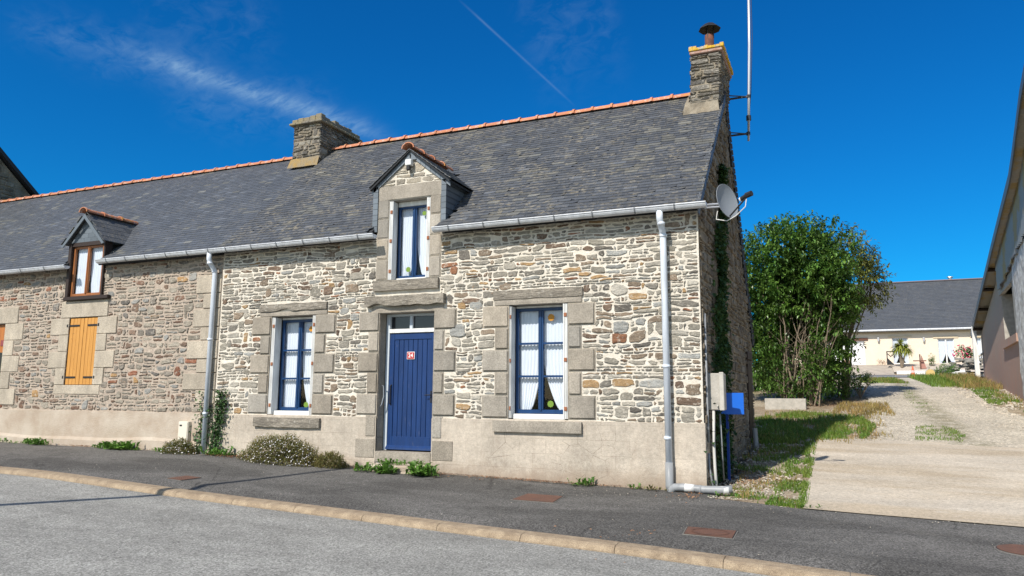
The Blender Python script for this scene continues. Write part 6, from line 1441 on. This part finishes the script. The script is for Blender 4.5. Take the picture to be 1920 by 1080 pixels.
grass('dry_grass', [([(4.2, 21.5), (5.5, 21.5), (5.6, 30), (4.2, 30)], 2600, -.3, 2.6), ([(-.3, 11.5), (1.3, 11.5), (1.3, 15), (.0, 15)], 1500, -.1, 1.3), ([(-1.7, 3), (1.0, 6.9), (.9, 12), (-2.0, 12)], 1800, -.1, 1), ([(4.5, 7), (6.5, 8), (5.4, 20), (4.6, 20)], 2000, -.1, 1.1), ([(.9, 25.2), (2.7, 24.6), (2.3, 28.6), (.7, 28.4)], 700, -.3, 1.4), ([(-1.6, -.4), (-.6, -.5), (-.7, 2), (-1.5, 2)], 500, .0, .6)], 8, M_dry)
# palm, yucca, cypress, roses
def fan_palm(x, y, z, H, n, L, name, lab, cat, seed, fm, heads=((0, 0, 1),)):
    r_ = random.Random(seed); t = thing(name, lab, cat, (x, y, z)); mb = MB()
    for (dx, dz, k) in heads: mb.tube([(x, y, z), (x+dx*.5, y, z+(H+dz)*.5), (x+dx, y, z+H+dz)], [.07*k+.02, .06*k, .05*k], 8)
    mb.build('trunk', M_bark, t); mb = MB()
    for (dx, dz, kk) in heads:
        for k in range(n):
            a = r_.uniform(0, 6.28); e = r_.uniform(-.9, 1.4); d = Vector((math.cos(a)*math.cos(e), math.sin(a)*math.cos(e), math.sin(e))); p = Vector((x+dx, y, z+H+dz)); l_ = L*kk*r_.uniform(.75, 1.1); c = r_.uniform(.7, 1.5); s_ = d.cross(Vector((0, 0, 1))).normalized()*.022*kk
            q = [p+d*l_*f+Vector((0, 0, -l_*.45*f*f)) for f in (0, .4, .75, 1)]; mb.add([q[0]-s_, q[0]+s_, q[1]+s_*1.6, q[1]-s_*1.6, q[2]+s_, q[2]-s_, q[3]], [(0, 1, 2, 3), (3, 2, 4, 5), (5, 4, 6)], (c, c, c*.8))
    mb.build('crown', fm, t); return t
M_palm = leafmat('palm_leaf', (.20, .25, .05), (.28, .28, .07), .25)
fan_palm(3.88, 45.9, 3.75, 1.35, 120, .72, 'cordyline_palm', 'bright yellow green palm in front of the first glazed door', 'palm', 3, M_palm, heads=((0, .22, 1), (.32, -.05, .85), (-.2, .0, .85)))
t = fan_palm(.52, 46.3, 4.05, .55, 55, .42, 'potted_yucca', 'spiky yucca in a terracotta pot in front of the garage door', 'plant', 4, M_weed, heads=((.1, .25, .9), (-.18, .0, .8)))
mb = MB(); mb.lathe([(.13, 3.86), (.19, 4.22), (.21, 4.22), (.21, 4.30), (.18, 4.30), (.17, 4.2), (0, 4.2)], (.52, 46.3, 0), 16); mb.build('pot', mat('terracotta_pot', (.55, .36, .22), rough=.8), t)
t = thing('dwarf_conifer', 'small dark pointed conifer left of the curtained glazed door', 'shrub', (5.7, 46.4, 3.85)); mb = MB(); foliage(mb, [(5.7, 46.4, 4.3, .20, .2, .50), (5.72, 46.4, 4.15, .26, .25, .30)], 700, .07, .03, 5, shell=.1, up=1, clump=6, csize=.12); mb.build('foliage', M_leaf, t)
mb = MB(); mb.tube([(5.7, 46.4, 3.6), (5.7, 46.4, 4.1)], .03, 6); mb.build('trunk', M_bark, t)
t = thing('rose_bush', 'bush of bright pink roses beside the barn post', 'rose bush', (6.8, 40, 3.2)); mb = MB(); foliage(mb, [(6.75, 40, 4.35, .46, .4, .42), (7.1, 40.1, 4.2, .3, .3, .4)], 1200, .09, .05, 6, shell=.2, clump=6, csize=.2); mb.build('foliage', M_leaf, t)
mb = MB(); r_ = random.Random(3)
for k in range(46):
    v = rot_dir(r_); v.y = -abs(v.y)*.8; p = Vector((6.75-.08, 40, 4.35))+Vector((v.x*.50, v.y*.45, v.z*.46)); s_ = r_.uniform(.035, .06); mb.lathe([(0, -s_*.6), (s_, 0), (s_*.6, s_*.7), (0, s_*.4)], p, 6)
mb.build('blossoms', M_pink, t)
mb = MB(); mb.tube([(6.8, 40, 2.9), (6.75, 40, 4.2)], .03, 6); mb.build('stems', M_bark, t)
t = thing('garden_shrub', 'low green shrub in front of the dry stone heap', 'shrub', (4.7, 32, 2.8)); mb = MB(); foliage(mb, [(4.6, 32.5, 2.95, .55, .5, .32), (5.1, 33.0, 3.15, .4, .4, .32)], 1500, .08, .035, 7, shell=.2); mb.build('foliage', M_weed, t); mb = MB(); mb.tube([(4.7, 32.4, 2.6), (4.7, 32.4, 3.0)], .03, 6); mb.build('stems', M_bark, t)
t = thing('red_creeper', 'thin reddish shrub low against the cream wall left of the dark frame', 'shrub', (2.7, 47.3, 4.0)); mb = MB(); foliage(mb, [(2.75, 47.3, 4.18, .42, .2, .16)], 260, .07, .03, 9, shell=.1, clump=4); mb.build('foliage', M_dead, t); mb = MB(); mb.tube([(2.7, 47.3, 3.8), (2.8, 47.3, 4.2)], .02, 5); mb.build('stems', M_bark, t)
